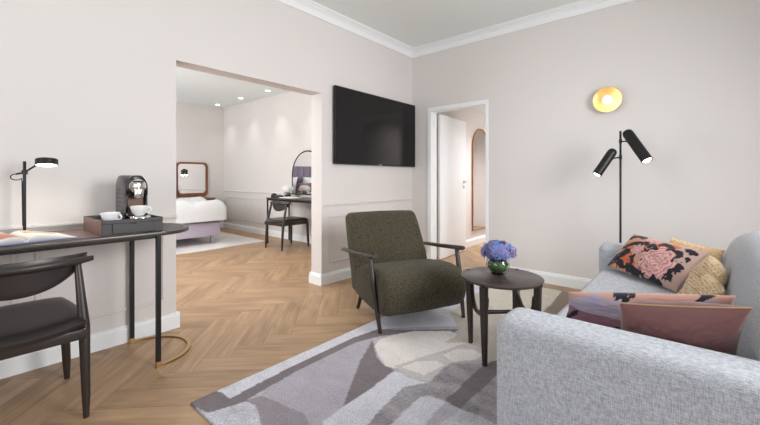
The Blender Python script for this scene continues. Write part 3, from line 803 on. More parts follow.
for s in (1, -1):
    MB().tube([(-0.45, s*0.40, 0.475), (-0.42, s*0.40, 0.48), (-0.1, s*0.395, 0.508), (0.15, s*0.393, 0.533), (0.225, s*0.392, 0.54), (0.24, s*0.392, 0.541)], [0.009, 0.015, 0.017, 0.018, 0.018, 0.012], 14, squash=(1.6, 1.0)).build('armrest', M_wood, ac)
    MB().tube([(0.155, s*0.388, 0.525), (0.2, s*0.384, 0.33), (0.28, s*0.362, 0.0)], [0.018, 0.021, 0.014], 14).build('leg', M_wood, ac)
    MB().tube([(-0.20, s*0.30, 0.2), (-0.27, s*0.325, 0.0)], [0.022, 0.014], 14).build('leg', M_wood, ac)
    MB().tube([(-0.40, s*0.34, 0.475), (-0.40, s*0.375, 0.475)], 0.009, 10).build('arm_bolt', M_wood, ac)

# ================================================================== SIDE TABLE
st = thing('side_table', 'round dark wood side table with sculpted legs on the rug', 'table', (-0.926, 2.26, 0.0122))
MB().lathe([(0, 0.470), (0.235, 0.470), (0.247, 0.476), (0.250, 0.483), (0.2495, 0.487), (0.246, 0.489), (0, 0.489)], n=72).build('table_top', M_woodtop, st)
def tleg(a):
    c, s_ = math.cos(a), math.sin(a)
    # flat blade leg: rectangular section, wider at top, set radially
    m = MB(); b2 = bmesh.new(); rings = []
    for z, r, hw, ht in ((0.0, 0.214, 0.012, 0.012), (0.12, 0.218, 0.015, 0.014), (0.25, 0.222, 0.018, 0.016), (0.36, 0.225, 0.020, 0.017), (0.455, 0.227, 0.021, 0.018), (0.469, 0.227, 0.021, 0.018)):
        ring = []
        for du, dv in ((-ht, -hw), (ht, -hw), (ht, hw), (-ht, hw)):
            rr = r+du; ring.append(b2.verts.new((rr*c-dv*s_, rr*s_+dv*c, z)))
        rings.append(ring)
    for A, B in zip(rings, rings[1:]):
        for q in range(4): b2.faces.new((A[q], A[(q+1) % 4], B[(q+1) % 4], B[q]))
    b2.faces.new(rings[0]); b2.faces.new(rings[-1])
    bmesh.ops.bevel(b2, geom=b2.edges[:], offset=0.003, segments=2, affect='EDGES')
    m.merge(b2); return m.build('leg', M_wood, st)
A0 = math.radians(-93)
angs = [A0+PI/2*k for k in range(4)]
for a in angs:
    tleg(a)
    # leg cap notched into the rim
    MB().lathe([(0, 0.468), (0.016, 0.468), (0.018, 0.474), (0.018, 0.486), (0.014, 0.4905), (0, 0.491)], (0.236*math.cos(a), 0.236*math.sin(a), 0), 16).build('leg_cap', M_wood, st)
# curved stretchers: saddle joining neighbouring legs (front pair, back pair) then a bar between
def P3(a, r, z): return (r*math.cos(a), r*math.sin(a), z)
for (a, b) in ((angs[0], angs[3]), (angs[2], angs[1])):
    mid = Vector((math.cos(a)+math.cos(b), math.sin(a)+math.sin(b), 0)); mid.normalize()
    pa = Vector(P3(a, 0.212, 0.30)); pb = Vector(P3(b, 0.212, 0.30)); cm = (pa+pb)/2
    pts = []; rad = []
    for k in range(33):
        t = k/32; p = pa.lerp(pb, t); z = 0.40-0.135*(max(0, math.sin(PI*t))**0.4); 
        pts.append((p.x, p.y, z)); rad.append(0.021-0.005*math.sin(PI*t))
    MB().tube(pts, rad, 12, squash=(0.8, 1.2)).build('stretcher', M_wood, st)
ca = Vector(P3((angs[0]+angs[3]-2*PI)/2 if False else angs[0]-PI/4, 0.15, 0.262)); cb = Vector(P3(angs[1]+PI/4, 0.15, 0.262))
MB().tube([ca, ca.lerp(cb, 0.5), cb], [0.015, 0.012, 0.015], 12).build('cross_bar', M_wood, st)

# vase + hydrangea
TT = 0.0122+0.4891
def make_vase(label, loc, r=0.076):
    v = thing('glass_vase', label, 'vase', loc)
    k = r/0.076
    o = [(0.030, 0.002), (0.045, 0.004), (0.066, 0.024), (0.076, 0.056), (0.070, 0.086), (0.052, 0.108), (0.046, 0.116)]
    i_ = [(a-0.0028, b) for a, b in o[::-1][:-1]] + [(0.028, 0.0075), (0, 0.0075)]
    MB().lathe([(q*k, z*k) for q, z in [(0, 0.0)]+[(0.028, 0.0)]+o+i_], n=40).build('glass_bowl', M_glass, v, smooth=80)
    m = MB()
    b2 = bmesh.new(); rows = []
    for i in range(13):
        t = i/12; z = k*(0.022+0.066*t)
        rr = 0.0665*k*math.sqrt(max(0.05, 1-((z/k-0.056)/0.062)**2))-0.004
        row = []
        for j in range(48):
            a = 2*PI*j/48; q = rr*(1-0.05*math.sin(3*a+6*t)-0.03*math.sin(7*a-4*t)); row.append(b2.verts.new((q*math.cos(a), q*math.sin(a), z+0.007*k*math.sin(2*a+1)*(1-t))))
        rows.append(row)
    for A, B in zip(rows, rows[1:]):
        for j in range(48): b2.faces.new((A[j], A[(j+1) % 48], B[(j+1) % 48], B[j]))
    m.merge(b2)
    m.build('wrapped_leaves', M_leaf, v)
    return v
def flower_mats(base, spread, nm):
    out = []
    for i in range(4):
        c = tuple(max(0, min(255, base[j]+spread[j]*(i-1.5)/1.5)) for j in range(3)); out.append(mat(nm, srgb(*c), 0.6, sheen=0.1))
    return out
M_gapshade = mat('flower_core', srgb(52, 50, 96), 0.9)  # dark colour stands for the shade in the gaps between petals
def make_hydrangea(label, loc, R, mats, nfl=230, flat=0.66):
    h = thing('hydrangea', label, 'flowers', loc)
    bm = bmesh.new(); rnd = random.Random(3)
    for i in range(nfl):
        zf = 1-1.45*(i+0.5)/nfl; a = i*2.39996; rr = math.sqrt(max(0, 1-zf*zf))
        lump = 1+0.07*math.sin(3*a+1)+0.05*math.sin(5*a)
        n = Vector((rr*math.cos(a), rr*math.sin(a), zf)); c = Vector((n.x*R*lump, n.y*R*lump, n.z*R*flat)) * rnd.uniform(0.92, 1.04)
        n = (n+Vector((rnd.uniform(-.35, .35), rnd.uniform(-.35, .35), rnd.uniform(-.2, .35)))).normalized()
        q = n.to_track_quat('Z', 'Y'); tw = rnd.uniform(0, PI); s = R*rnd.uniform(0.12, 0.155); mi = rnd.randrange(len(mats))
        for p in range(4):
            t = tw+p*PI/2
            def W(r_, da, z): return bm.verts.new(c+q @ Vector((r_*math.cos(t+da), r_*math.sin(t+da), z)))
            v = [W(0, 0, 0), W(s*0.75, -0.55, s*0.14), W(s*1.05, -0.18, s*0.2), W(s*1.05, 0.18, s*0.2), W(s*0.75, 0.55, s*0.14)]
            f = bm.faces.new(v); f.material_index = mi
    # florets, then a core inside them; the navy one paints shade between petals
    me = bpy.data.meshes.new('flower_head'); bm.to_mesh(me); bm.free()
    for mm in mats: me.materials.append(mm)
    o = bpy.data.objects.new('flower_head', me); COL.objects.link(o); o.parent = h; o.location = (0, 0, 0)
    MB().lathe([(0, -R*0.5), (R*0.6, -R*0.42), (R*0.82, -R*0.1), (R*0.82, R*0.2), (R*0.6, R*0.45), (0, R*0.56)], n=24).build('flower_core', M_gapshade if mats[0].name.startswith('hyd') else mats[0], h)
    MB().tube([(0, 0, -R*0.45), (0.004, 0.004, -R*1.15)], 0.004, 8).build('stem', M_stem, h)
    return h
FX, FY = -0.965, 2.30
make_vase('round green glass vase of wrapped leaves on the side table', (FX, FY, TT))
make_hydrangea('blue and violet hydrangea bunch in the round vase on the side table', (FX, FY, TT+0.143), 0.102, flower_mats((112, 118, 172), (26, -8, -16), 'hydrangea_petal'))

# ================================================================== SOFA
SX, SY = 0.0, 2.375
so = thing('sofa', 'light grey woven sofa with rounded arms in the right foreground', 'sofa', (SX, SY, 0))
# local: x from -0.55 (front) to 0.62 (rear), y from -1.075 to 1.075
def arm_poly():
    return rrect(-0.566, 0.52, 0.10, 0.612, 0.055, 6)
for s in (-1, 1):
    y0, y1 = sorted((s*0.875, s*1.075))
    soft_profile(ccw(arm_poly()), y0, y1, 0.05, 'arm', M_sofa, so, crown=0.0, seg=6)
MB().box((-0.50, -0.876, 0.10), (0.50, 0.876, 0.27), 0.015).build('base', M_sofa, so)
sp = ccw(rrect(-0.545, 0.20, 0.272, 0.432, 0.045, 6))
for a, b in ((-0.872, -0.002), (0.002, 0.872)):
    soft_profile(sp, a, b, 0.025, 'seat_cushion', M_sofa, so, crown=0.004)
bp_ = ccw(smooth_poly([(0.10, 0.44), (0.13, 0.54), (0.155, 0.64), (0.19, 0.73), (0.27, 0.785), (0.36, 0.795), (0.44, 0.775), (0.49, 0.70), (0.50, 0.44)], 2))
for a, b in ((-0.872, 0.935),):
    soft_profile(bp_, a, b, 0.05, 'back_cushion', M_sofa, so, crown=0.006)
MB().box((0.42, -0.874, 0.27), (0.52, 0.874, 0.62), 0.02).build('back_frame', M_sofa, so)
for x in (-0.46, 0.44):
    for y in (-0.98, 0.98):
        MB().tube([(x, y, 0.012), (x, y, 0.105)], [0.016, 0.022], 14).build('leg', M_wood, so)

# ================================================================== CUSHIONS
def quad(bl, br, tr, tl):
    """four seam corners of a cushion: returns its centre matrix, size, and a map from (u,v) to local coordinates"""
    bl, br, tr, tl = map(Vector, (bl, br, tr, tl)); c = (bl+br+tr+tl)/4
    X = (br-bl+tr-tl).normalized(); Z = (tl-bl+tr-br); Z = (Z-X*Z.dot(X)).normalized(); Y = Z.cross(X)
    M = Matrix((X, Y, Z)).transposed().to_4x4(); M.translation = c; Mi = M.inverted()
    L = [Mi @ p for p in (bl, br, tr, tl)]
    w = ((br-bl).length+(tr-tl).length)/2; h = ((tl-bl).length+(tr-br).length)/2
    def f(x, z):
        u = (x+1)/2; v = (z+1)/2
        return L[0]*(1-u)*(1-v)+L[1]*u*(1-v)+L[2]*u*v+L[3]*(1-u)*v
    return M, w, h, f
def cushion(name, label, M, w, h, T, material, colfn=None, piping=None, nx=60, ny=40, pw=0.005, sag=0.0, wrinkle=0.004, pinch=0.06, fmap=None):
    def P(u, v, side):
        x = u*w/2*(1-pinch*(1-v*v)*0 - 0.0); z = v*h/2
        # edges bow in between the corners
        x = u*w/2*(1-pinch*(1-v*v)*abs(u)); z = v*h/2*(1-pinch*(1-u*u)*abs(v))
        e = max(0, (1-abs(u)**2.4))**0.5*max(0, (1-abs(v)**2.4))**0.5
        y = side*T/2*e + side*0.002
        wr = wrinkle*noise.noise((u*3+w*7, v*3, side*5+T*30))*e + wrinkle*0.7*noise.noise((u*9, v*7, side*3+w*50))*e
        if fmap:
            q = fmap(x/(w/2), z/(h/2)); return (q.x, q.y+y+wr, q.z)
        return (x, y+wr, z)
    verts = []; faces = []; cols = []
    W = ny+1
    for side in (-1, 1):
        for i in range(nx+1):
            for j in range(W):
                u = -1+2*i/nx; v = -1+2*j/ny
                verts.append(P(u, v, side))
                if colfn: cols.append(colfn(u, v, side))
    K = (nx+1)*W
    for i in range(nx):
        for j in range(ny):
            a = i*W+j; faces.append((a, a+W, a+W+1, a+1)); faces.append((K+a, K+a+1, K+a+W+1, K+a+W))
    loop = [j for j in range(W)] + [i*W+ny for i in range(1, nx+1)] + [nx*W+j for j in range(ny-1, -1, -1)] + [i*W for i in range(nx-1, 0, -1)]
    for k in range(len(loop)):
        a, b = loop[k], loop[(k+1) % len(loop)]; faces.append((a, b, K+b, K+a))
    root = thing(name, label, 'cushion')
    root.matrix_world = M
    me = bpy.data.meshes.new('cushion_cover'); me.from_pydata(verts, [], faces); me.materials.append(material)
    if colfn:
        ca_ = me.color_attributes.new('col', 'FLOAT_COLOR', 'POINT'); ca_.data.foreach_set('color', [c for k in cols for c in (k[0], k[1], k[2], 1)])
    bm = bmesh.new(); bm.from_mesh(me); bmesh.ops.recalc_face_normals(bm, faces=bm.faces[:]); bm.to_mesh(me); bm.free()
    me.polygons.foreach_set('use_smooth', [True]*len(me.polygons))
    o = bpy.data.objects.new('cushion_cover', me); COL.objects.link(o); o.parent = root
    if piping:
        pts = []
        for k in loop: v = verts[k]; w_ = verts[K+k]; pts.append(((v[0]+w_[0])/2, (v[1]+w_[1])/2, (v[2]+w_[2])/2))
        MB().tube(pts, pw, 8, closed=True).build('piping', piping, root)
    return root
M_print = vcol_mat('printed_cotton', rough=0.85, bump=(700, 0.3, 0.001), sheen=0.2, vary=0.06, vscale=500)

NAVY = srgb(34, 30, 42); PEACH = srgb(205, 150, 124); PINK = srgb(205, 152, 150); ORNG = srgb(206, 106, 66); LIL = srgb(168, 158, 176); TAUPE = srgb(186, 156, 146)
def mixc(a, b, t): return tuple(a[i]*(1-t)+b[i]*t for i in range(3))
LEAVES = [(-.86, -.55, .13, .22, 30), (-.68, -.25, .20, .16, 60), (-.55, -.75, .22, .13, -30), (-.4, .05, .2, .10, 20), (-.3, -.35, .16, .1, -60), (-.75, .2, .17, .1, 40), (-.45, .45, .28, .10, 10),
          (-.1, .5, .22, .12, -15), (.12, .72, .26, .09, 5), (.42, .55, .18, .12, -40), (-.15, -.85, .3, .14, -12), (.05, -.35, .10, .24, -15), (.2, -.8, .16, .22, 20), (.42, -.7, .16, .2, -20), (.55, .1, .16, .11, 50), (.62, .45, .13, .12, -30),
          (-.85, .75, .14, .1, 20), (-.6, .85, .2, .08, 0), (.72, -.25, .1, .14, 20), (.5, -.95, .2, .12, 0), (-.95, -.9, .1, .12, 0), (-.2, .12, .13, .07, 40), (.05, .3, .2, .06, 30), (.8, .75, .15, .07, -15), (.82, -.1, .09, .16, 20), (.85, .35, .07, .1, -30), (.75, -.6, .1, .14, 10)]
ORNGS = [(-.5, -.3, .22, .3, 20), (-.62, .05, .16, .2, 0), (-.3, -.6, .2, .2, -30), (.1, .55, .3, .12, 5), (-.2, .3, .12, .12, 0), (.35, .75, .2, .1, 0)]
PEON = [(.32, -.16, .43, .76), (-.36, .14, .19, .32), (-.15, .82, .25, .2)]
def ell(u, v, c):
    a = math.radians(c[4]); du = (u-c[0])*1.0; dv = (v-c[1])*0.55
    x = du*math.cos(a)+dv*math.sin(a); y = -du*math.sin(a)+dv*math.cos(a)
    return (x/c[2])**2 + (y/(c[3]*0.75))**2
def floral(u, v, side):
    n1 = noise.noise((u*7, v*4.5, 2)); n2 = noise.noise((u*16, v*9, 8))
    uu = u+0.05*n1+0.03*n2; vv = v+0.08*n2+0.05*n1
    c = mixc(PEACH, TAUPE, min(1, max(0, 0.5+u*0.8)))
    for o in ORNGS:
        if ell(uu, vv, o) < 1+0.5*n2: c = ORNG
    for l_ in LEAVES:
        if ell(uu, vv, l_) < 1+0.9*n2+0.3*n1: c = NAVY
    for p in PEON:
        dx = (uu-p[0])/p[2]; dy = (vv-p[1])/p[3]; r = math.hypot(dx, dy); a = math.atan2(dy, dx)
        if r < 0.92+0.1*math.sin(a*7+1)+0.06*math.sin(a*11):
            ring = (r*4.2 + 0.32*math.sin(a*5+r*5)) % 1.0
            c = mixc(srgb(190, 128, 128), srgb(222, 176, 170), min(1, ring*1.5)) if ring > 0.16 else srgb(160, 98, 104)
    return c
def floral2(u, v, side):
    n1 = noise.noise((u*4, v*3, 12)); n2 = noise.noise((u*14, v*8, 18))
    c = mixc(srgb(176, 160, 168), srgb(160, 152, 176), min(1, max(0, 0.5+n1)))
    if v < -0.25-0.45*u+0.1*n1: c = srgb(148, 104, 116)
    if v > 0.86+0.2*n1-0.1*u: c = srgb(190, 146, 132)
    if v > 0.86+0.35*n2 and (-.35 < u+.2*n1 < -.1 or .62 < u+.2*n1 < .8): c = NAVY
    for l_ in ((-.95, -.75, .08, .35, 20), (-.9, -.2, .05, .2, -20), (-.2, -.9, .1, .2, 30), (.3, -.6, .1, .2, 0), (-.78, -.95, .07, .2, 10)):
        if ell(u, v, l_) < 1+0.6*n2: c = NAVY
    return c
def ribbed(u, v, side):
    q = (v*7+0.8*u*u) % 1.0; dots = (noise.noise((u*46, v*30, 4)) > 0.18) and q < 0.55
    c = srgb(214, 184, 142)
    if dots: c = srgb(236, 228, 218)
    elif q > 0.88: c = srgb(170, 130, 92)
    return c
def speckle(u, v, side):
    c = srgb(214, 176, 130)
    if noise.noise((u*40, v*30, 6)) > 0.2: c = srgb(232, 214, 186)
    return c

def qc(name, label, corners, T, material, colfn=None, **kw):
    M, w, h, f = quad(*corners); return cushion(name, label, M, w, h, T, material, colfn, fmap=f, **kw)
qc('floral_cushion', 'dark floral cushion with big pink peony leaning at the far arm of the sofa',
   ((-0.494, 3.19, 0.462), (-0.08, 2.78, 0.445), (0.064, 2.95, 0.676), (-0.335, 3.27, 0.708)), 0.11, M_print, floral, nx=150, ny=90, wrinkle=0.006, pinch=0.03)
qc('speckled_cushion', 'golden beige speckled cushion tucked behind the dark floral cushion',
   ((-0.16, 3.13, 0.46), (0.10, 3.03, 0.46), (0.148, 3.16, 0.665), (-0.129, 3.32, 0.70)), 0.05, M_print, speckle, nx=60, ny=40, pinch=0.06)
qc('ribbed_cushion', 'golden ribbed cushion with pale dots against the sofa back, upper of the two',
   ((-0.05, 2.80, 0.45), (0.06, 2.56, 0.455), (0.122, 2.58, 0.642), (0.070, 2.78, 0.682)), 0.10, M_print, ribbed, nx=80, ny=60, pinch=-0.10, wrinkle=0.01)
qc('ribbed_cushion', 'golden ribbed cushion with pale dots lying lower in front of its twin',
   ((-0.085, 2.62, 0.447), (0.0, 2.33, 0.447), (0.112, 2.38, 0.587), (0.060, 2.54, 0.622)), 0.08, M_print, ribbed, nx=80, ny=60, pinch=-0.10, wrinkle=0.01)
qc('floral_cushion', 'lilac and mauve floral cushion behind the plain mauve velvet cushion',
   ((-0.455, 1.84, 0.462), (0.10, 1.88, 0.50), (0.112, 1.80, 0.704), (-0.43, 1.80, 0.608)), 0.09, M_print, floral2, nx=120, ny=70, wrinkle=0.006, pinch=0.04)
qc('velvet_cushion', 'plain mauve velvet cushion with gold braided edge nearest to the near arm',
   ((-0.225, 1.70, 0.458), (0.102, 1.66, 0.537), (0.13, 1.53, 0.738), (-0.207, 1.60, 0.66)), 0.13, M_mauve, piping=M_gold, pw=0.0026, nx=70, ny=50, wrinkle=0.008, pinch=0.05)

# ================================================================== FLOOR LAMP
fl = thing('floor_lamp', 'black floor lamp with two tubular spotlights behind the sofa', 'lamp', (-0.488, 3.80, 0))
MB().lathe([(0, 0), (0.13, 0), (0.13, 0.01), (0.125, 0.014), (0, 0.014)], n=40).build('base', M_black, fl)
MB().tube([(0, 0, 0.012), (0, 0, 1.53)], 0.0085, 12).build('pole', M_black, fl)
def lamp_tube(cap, end, r, elbow):
    cap = Vector(cap); end = Vector(end); d = (end-cap).normalized(); L = (end-cap).length
    o = MB().lathe([(0, -0.028), (r*0.5, -0.024), (r*0.85, -0.012), (r, 0.008), (r, L), (r*0.93, L), (r*0.93, L-0.04), (0, L-0.04)], cap, 32, axis=d).build('lamp_shade', M_black, fl)
    MB().lathe([(0, L-0.036), (r*0.9, L-0.036), (r*0.9, L-0.014), (r*0.6, L+0.002), (0, L+0.008)], cap, 24, axis=d).build('bulb', M_spotglow, o)
    m = MB(); m.tube([elbow, cap+d*L*0.32], 0.006, 8); m.lathe([(0, -0.016), (0.012, -0.016), (0.012, 0.016), (0, 0.016)], elbow, 16); m.build('swivel_arm', M_black, fl)
    sp_ = spot('floor_lamp_light', end+d*0.02, d.to_track_quat('-Z', 'Y').to_euler(), 6, 100, 0.9, parent=fl)
lamp_tube((0.055, -0.03, 1.505), (0.20, -0.12, 1.26), 0.042, (0, 0, 1.44))
lamp_tube((-0.055, -0.03, 1.35), (-0.165, -0.09, 1.15), 0.038, (0, 0, 1.30))

# ================================================================== WALL LIGHT (dish)
wl = thing('wall_lamp', 'round brass dish wall lamp with glowing centre above the sofa', 'lamp', (-0.632, YB, 1.87))
MB().lathe([(0, 0), (0.05, 0), (0.05, 0.018), (0, 0.018)], n=32, axis=(0, -1, 0)).build('wall_plate', M_brass, wl)
M_goldleaf = mat('gold_leaf', srgb(206, 172, 112), 0.42, 1.0, bump=(30, 0.2, 0.002), vary=(9, 0.25))
MB().lathe([(0, 0.018), (0.05, 0.019), (0.09, 0.026), (0.118, 0.043), (0.122, 0.052), (0.119, 0.053), (0.088, 0.031), (0.05, 0.024), (0, 0.023)], n=56, axis=(0, -1, 0)).build('dish', M_goldleaf, wl)
MB().lathe([(0, 0.024), (0.034, 0.024), (0.036, 0.04), (0.034, 0.052), (0.02, 0.058), (0, 0.06)], n=32, axis=(0, -1, 0)).build('bulb', M_lampglow, wl)
pl = bpy.data.lights.new('wall_lamp_light', 'POINT'); pl.energy = 0.3; pl.color = (1, 0.9, 0.76); pl.shadow_soft_size = 0.03
po = bpy.data.objects.new('wall_lamp_light', pl); COL.objects.link(po); po.location = (0, -0.085, 0); po.parent = wl

# ================================================================== CORRIDOR MIRROR
def arch_pts(w, z0, z1, n=24):
    r = w/2; return [(-r, z0), (r, z0)] + [(r*math.cos(PI*k/n), z1-r+r*math.sin(PI*k/n)) for k in range(n+1)]
def arched_mirror(name, label, loc, rz, w, z0, z1, frame_mat, t=0.012):
    g = thing(name, label, 'mirror', loc, rz)      # local: faces +y... mirror plane xz
    pts = arch_pts(w, z0, z1); 
    MB().prism(arch_pts(w-0.012, z0+0.006, z1-0.006), 'xz', 0.002, 0.014).build('mirror_glass', M_mirror, g, smooth=0)
    MB().tube([(x, 0.013, z) for x, z in pts], t, 10, closed=True, squash=(1, 1)).build('frame', frame_mat, g)
    return g
arched_mirror('arched_mirror', 'tall narrow arched mirror with thin brass frame in the corridor', (CX, 5.92, 0), -PI/2, 0.60, 0.25, 1.955, mat('brass_frame', srgb(178, 122, 58), 0.35, 0.9))

# ================================================================== BEDROOM
bd = thing('bed', 'bed with white duvet and lilac upholstered base in the bedroom', 'bed', (-7.05, 2.08, 0.0122))
# head at x=-8.07 (local -1.02), foot at local +0.98 ; width along y +-0.93
MB().box((-0.96, -0.90, 0.14), (0.93, 0.90, 0.37), 0.02).build('bed_base', M_lilac, bd)
MB().box((-0.96, -0.89, 0.372), (0.92, 0.89, 0.56), 0.05, 3).build('mattress', M_linen, bd)
for x in (-0.85, 0.82):
    for y in (-0.80, 0.80):
        MB().box((x-0.022, y-0.022, 0 if x > 0 else -0.012), (x+0.022, y+0.022, 0.142), 0.003, 1).build('leg', M_steel, bd)
def duvet():
    b2 = bmesh.new(); NX, NY = 60, 54; rows = []
    for i in range(NX+1):
        row = []
        for j in range(NY+1):
            u = i/NX; v = -1+2*j/NY
            x = -0.55+1.60*u; y = v*1.03
            puff = 0.07*noise.noise((x*2.2, y*2.2, 3))+0.03*noise.noise((x*7, y*6, 1))
            e = min(1, max(0, (1.05-x)/0.17)); f = min(1, max(0, (1.03-abs(y))/0.17))
            edge = min(math.sqrt(max(0, 1-(1-e)**2)), math.sqrt(max(0, 1-(1-f)**2)))
            z = 0.40+ (0.33+puff)*edge
            x2 = x-(0.05*(1-edge) if e < 1 else 0); y2 = y*(1-0.04*(1-edge) if f < 1 else 1)
            row.append(b2.verts.new((x2, y2, z)))
        rows.append(row)
    for i in range(NX):
        for j in range(NY): b2.faces.new((rows[i][j], rows[i+1][j], rows[i+1][j+1], rows[i][j+1]))
    m = MB(); m.merge(b2); m.build('duvet', M_linen, bd, smooth=80)
duvet()
def hboard():
    m = MB()
    for k in range(9): m.box((-1.035, -0.92+k*0.2045, 0.14), (-0.965, -0.92+(k+1)*0.2045-0.003, 1.42), 0.015, 3)
    m.build('headboard', mat('violet_headboard', srgb(124, 114, 128), 0.9), bd)
hboard()
def bedpillow(label, x, y, lean, matr, w=0.7, h=0.45, T=0.17):
    R = Matrix.Rotation(PI/2, 4, 'Z') @ Matrix.Rotation(lean, 4, 'X')
    M = Matrix.Translation((x, y, 0.0)) @ R
    M.translation = (x, y, 0.71+h/2*math.cos(lean))
    o = cushion('pillow', label, M, w, h, T, matr, nx=24, ny=18); o['category'] = 'pillow'
bedpillow('white bed pillow against the headboard, on the side of the low cabinet', -7.80, 2.52, 0.25, M_linen)
bedpillow('white bed pillow against the headboard, on the side away from the low cabinet', -7.80, 1.65, 0.25, M_linen)
bedpillow('small mauve cushion in front of the white bed pillows', -7.52, 2.1, 0.3, M_mauve, 0.5, 0.3, 0.14)

# bedside cabinet with wooden framed mirror on it
bc = thing('bedside_cabinet', 'low walnut cabinet behind the bed under the wood framed mirror', 'cabinet', (-7.9, 3.33, 0.0))
MB().box((-0.18, -0.30, 0.12), (0.16, 0.33, 0.70), 0.006).build('body', M_walnut, bc)
for z in (0.14, 0.425):
    d_ = MB().box((0.16, -0.285, z), (0.178, 0.315, z+0.265), 0.004, 1).build('drawer', M_walnut, bc)
    MB().lathe([(0, 0), (0.012, 0), (0.015, 0.018), (0, 0.022)], (0.178, 0.0, z+0.14), 16, axis=(1, 0, 0)).build('knob', M_brass, d_)
for x in (-0.14, 0.12):
    for y in (-0.26, 0.29):
        MB().box((x-0.018, y-0.018, 0), (x+0.018, y+0.018, 0.12)).build('leg', M_walnut, bc)
wm = thing('wall_mirror', 'wood framed mirror with rounded top corners behind the bed', 'mirror', (BX0+0.002, 3.32, 0.0))
ro = rrect(-0.325, 0.325, 0.72, 1.455, 0.10, 8); ri = rrect(-0.285, 0.285, 0.80, 1.415, 0.07, 8)
b2 = bmesh.new(); n_ = len(ro)
L = []
for x_ in (0.0, 0.035):
    L.append([b2.verts.new((x_, a, z)) for a, z in ro]); L.append([b2.verts.new((x_, a, z)) for a, z in ri])
for k in range(n_):
    j = (k+1) % n_
    b2.faces.new((L[0][k], L[0][j], L[1][j], L[1][k])); b2.faces.new((L[2][k], L[2][j], L[3][j], L[3][k]))
    b2.faces.new((L[0][k], L[0][j], L[2][j], L[2][k])); b2.faces.new((L[1][k], L[1][j], L[3][j], L[3][k]))
m = MB(); m.merge(b2); m.build('frame', M_walnut, wm)
MB().prism(rrect(-0.286, 0.286, 0.799, 1.416, 0.07, 8), 'yz', 0.004, 0.014).build('mirror_glass', M_mirror, wm, smooth=0)
rl = thing('reading_lamp', 'small black reading lamp glowing in front of the wood framed mirror', 'lamp', (BX0+0.0165, 3.165, 1.24))
MB().box((0, -0.03, -0.06), (0.012, 0.03, 0.07), 0.002, 1).build('wall_plate', M_black, rl)
MB().tube([(0.012, 0, 0.03), (0.05, 0, 0.03), (0.075, 0, 0.02)], 0.007, 8).build('arm', M_black, rl)
sh = MB().lathe([(0.03, -0.05), (0.032, -0.05), (0.032, 0.05), (0, 0.055), (0, 0.05), (0.03, 0.045)], (0.085, 0, 0.0), 24).build('lamp_shade', M_black, rl)
MB().lathe([(0, -0.075), (0.018, -0.068), (0.026, -0.05), (0, -0.045)], (0.085, 0, 0.0), 20).build('bulb', M_spotglow, sh)

# vanity table along the bedroom far wall
vt = thing('vanity_table', 'slim black framed vanity table against the bedroom wall', 'table', (-4.70, 3.76, 0))
MB().box((-0.88, -0.245, 0.765), (0.88, 0.235, 0.787), 0.003, 1).build('table_top', M_woodtop, vt)
MB().box((-0.86, -0.225, 0.735), (0.86, 0.215, 0.765), 0.002, 1).build('apron', M_black, vt)
for x in (-0.865, 0.865):
    for y in (-0.225, 0.215):
        MB().box((x-0.011, y-0.011, 0), (x+0.011, y+0.011, 0.765), 0.002, 1).build('leg', M_black, vt)
arched_mirror('arched_mirror', 'wide black framed arched mirror standing behind the vanity table', (-5.06, BY1-0.022, 0), PI, 0.84, 0.84, 1.585, M_black, 0.011)
make_vase('round glass vase with green leaves on the bedroom vanity table', (-5.36, 3.80, 0.787), 0.07)
make_hydrangea('white hydrangea bunch in the vase on the bedroom vanity table', (-5.36, 3.80, 0.787+0.135), 0.10, flower_mats((236, 236, 238), (6, 6, 6), 'white_petal'), 160, 0.7)
ph = thing('telephone', 'small black telephone on the left end of the bedroom vanity table', 'telephone', (-5.46, 3.66, 0.787), math.radians(20))
MB().prism([(-0.06, 0), (0.06, 0), (0.06, 0.03), (-0.06, 0.045)], 'yz', -0.09, 0.09, 0.004).build('base', M_black, ph)
MB().tube([(-0.065, -0.05, 0.045), (-0.065, -0.02, 0.056), (-0.065, 0.0, 0.056), (-0.065, 0.05, 0.045)], 0.014, 10).build('handset', M_black, ph)
fo = MB().box((-0.16, -0.11, 0), (0.16, 0.11, 0.012), 0.002, 1).build('notepad', M_paper, None, loc=(-5.12, 3.68, 0.787)); tag(fo, 'white notepad folder lying on the bedroom vanity table', 'notepad')

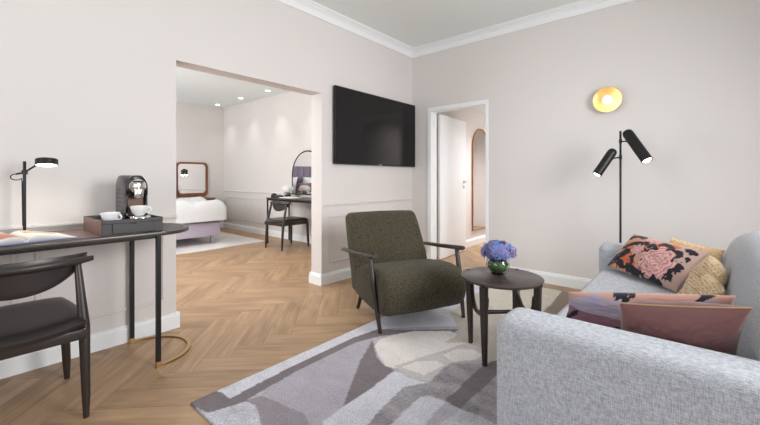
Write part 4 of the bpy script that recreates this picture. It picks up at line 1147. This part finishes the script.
# recessed ceiling spots
for i, x in enumerate((-7.77, -6.80, -5.85, -4.90, -3.95)):
    lab = ['recessed ceiling spot deepest in the bedroom, nearest the far left corner', 'recessed ceiling spot second from the bedroom corner', 'recessed ceiling spot nearest to the opening of those in view',
           'recessed ceiling spot above the vanity table', 'recessed ceiling spot at the hidden end of the bedroom row'][i]
    c = thing('ceiling_spot', lab, 'ceiling light', (x, 3.72, BZ), 0, 'recessed spots along the bedroom ceiling')
    MB().lathe([(0.04, 0.0), (0.052, 0.0), (0.052, -0.004), (0.046, -0.008), (0.04, -0.006)], n=28).build('trim_ring', M_white, c)
    MB().lathe([(0, -0.002), (0.04, -0.002), (0.04, -0.005), (0, -0.005)], n=24).build('lens', M_spotglow, c)
    spot('ceiling_spot_light', (0, 0, -0.03), (math.radians(8), 0, 0), 13, 66, 1.0, (1, 0.99, 0.97), parent=c, rad=0.04)
for x, y, lab in ((-3.9, 1.6, 'added unseen bedroom ceiling spot just behind the opening, nearer the desk'), (-3.9, 2.6, 'added unseen bedroom ceiling spot just behind the opening, nearer the television'), (-5.4, 2.2, 'added unseen ceiling spot over the middle of the bedroom floor')):
    c = thing('ceiling_spot', lab, 'ceiling light', (x, y, BZ), 0, 'added unseen spots over the bedroom floor')  # extra spots added out of view to brighten the bedroom and the opening's floor
    MB().lathe([(0.04, 0.0), (0.052, 0.0), (0.052, -0.004), (0.046, -0.008), (0.04, -0.006)], n=28).build('trim_ring', M_white, c)
    MB().lathe([(0, -0.002), (0.04, -0.002), (0.04, -0.005), (0, -0.005)], n=24).build('lens', M_spotglow, c)
    spot('ceiling_spot_light', (0, 0, -0.03), (0, 0, 0), 60 if x > -5 else 14, 140, 1.0, (1, 0.97, 0.93), parent=c, rad=0.05)
# corridor ceiling light near the far end of the mirror
c = thing('ceiling_spot', 'recessed ceiling spot in the corridor beyond the doorway', 'ceiling light', (-2.3, 6.35, 2.23))
MB().lathe([(0.04, 0.0), (0.052, 0.0), (0.052, -0.004), (0.046, -0.008), (0.04, -0.006)], n=28).build('trim_ring', M_white, c)
MB().lathe([(0, -0.002), (0.04, -0.002), (0.04, -0.005), (0, -0.005)], n=24).build('lens', M_spotglow, c)
spot('ceiling_spot_light', (0, 0, -0.03), (0, math.radians(-12), 0), 170, 160, 0.9, (0.97, 0.98, 1), parent=c, rad=0.04)
spot('ceiling_spot_light', (0.45, -1.0, -0.03), (0, 0, 0), 36, 160, 1, (0.97, 0.98, 1), parent=c, rad=0.05)  # second corridor light nearer the door, with no fixture of its own
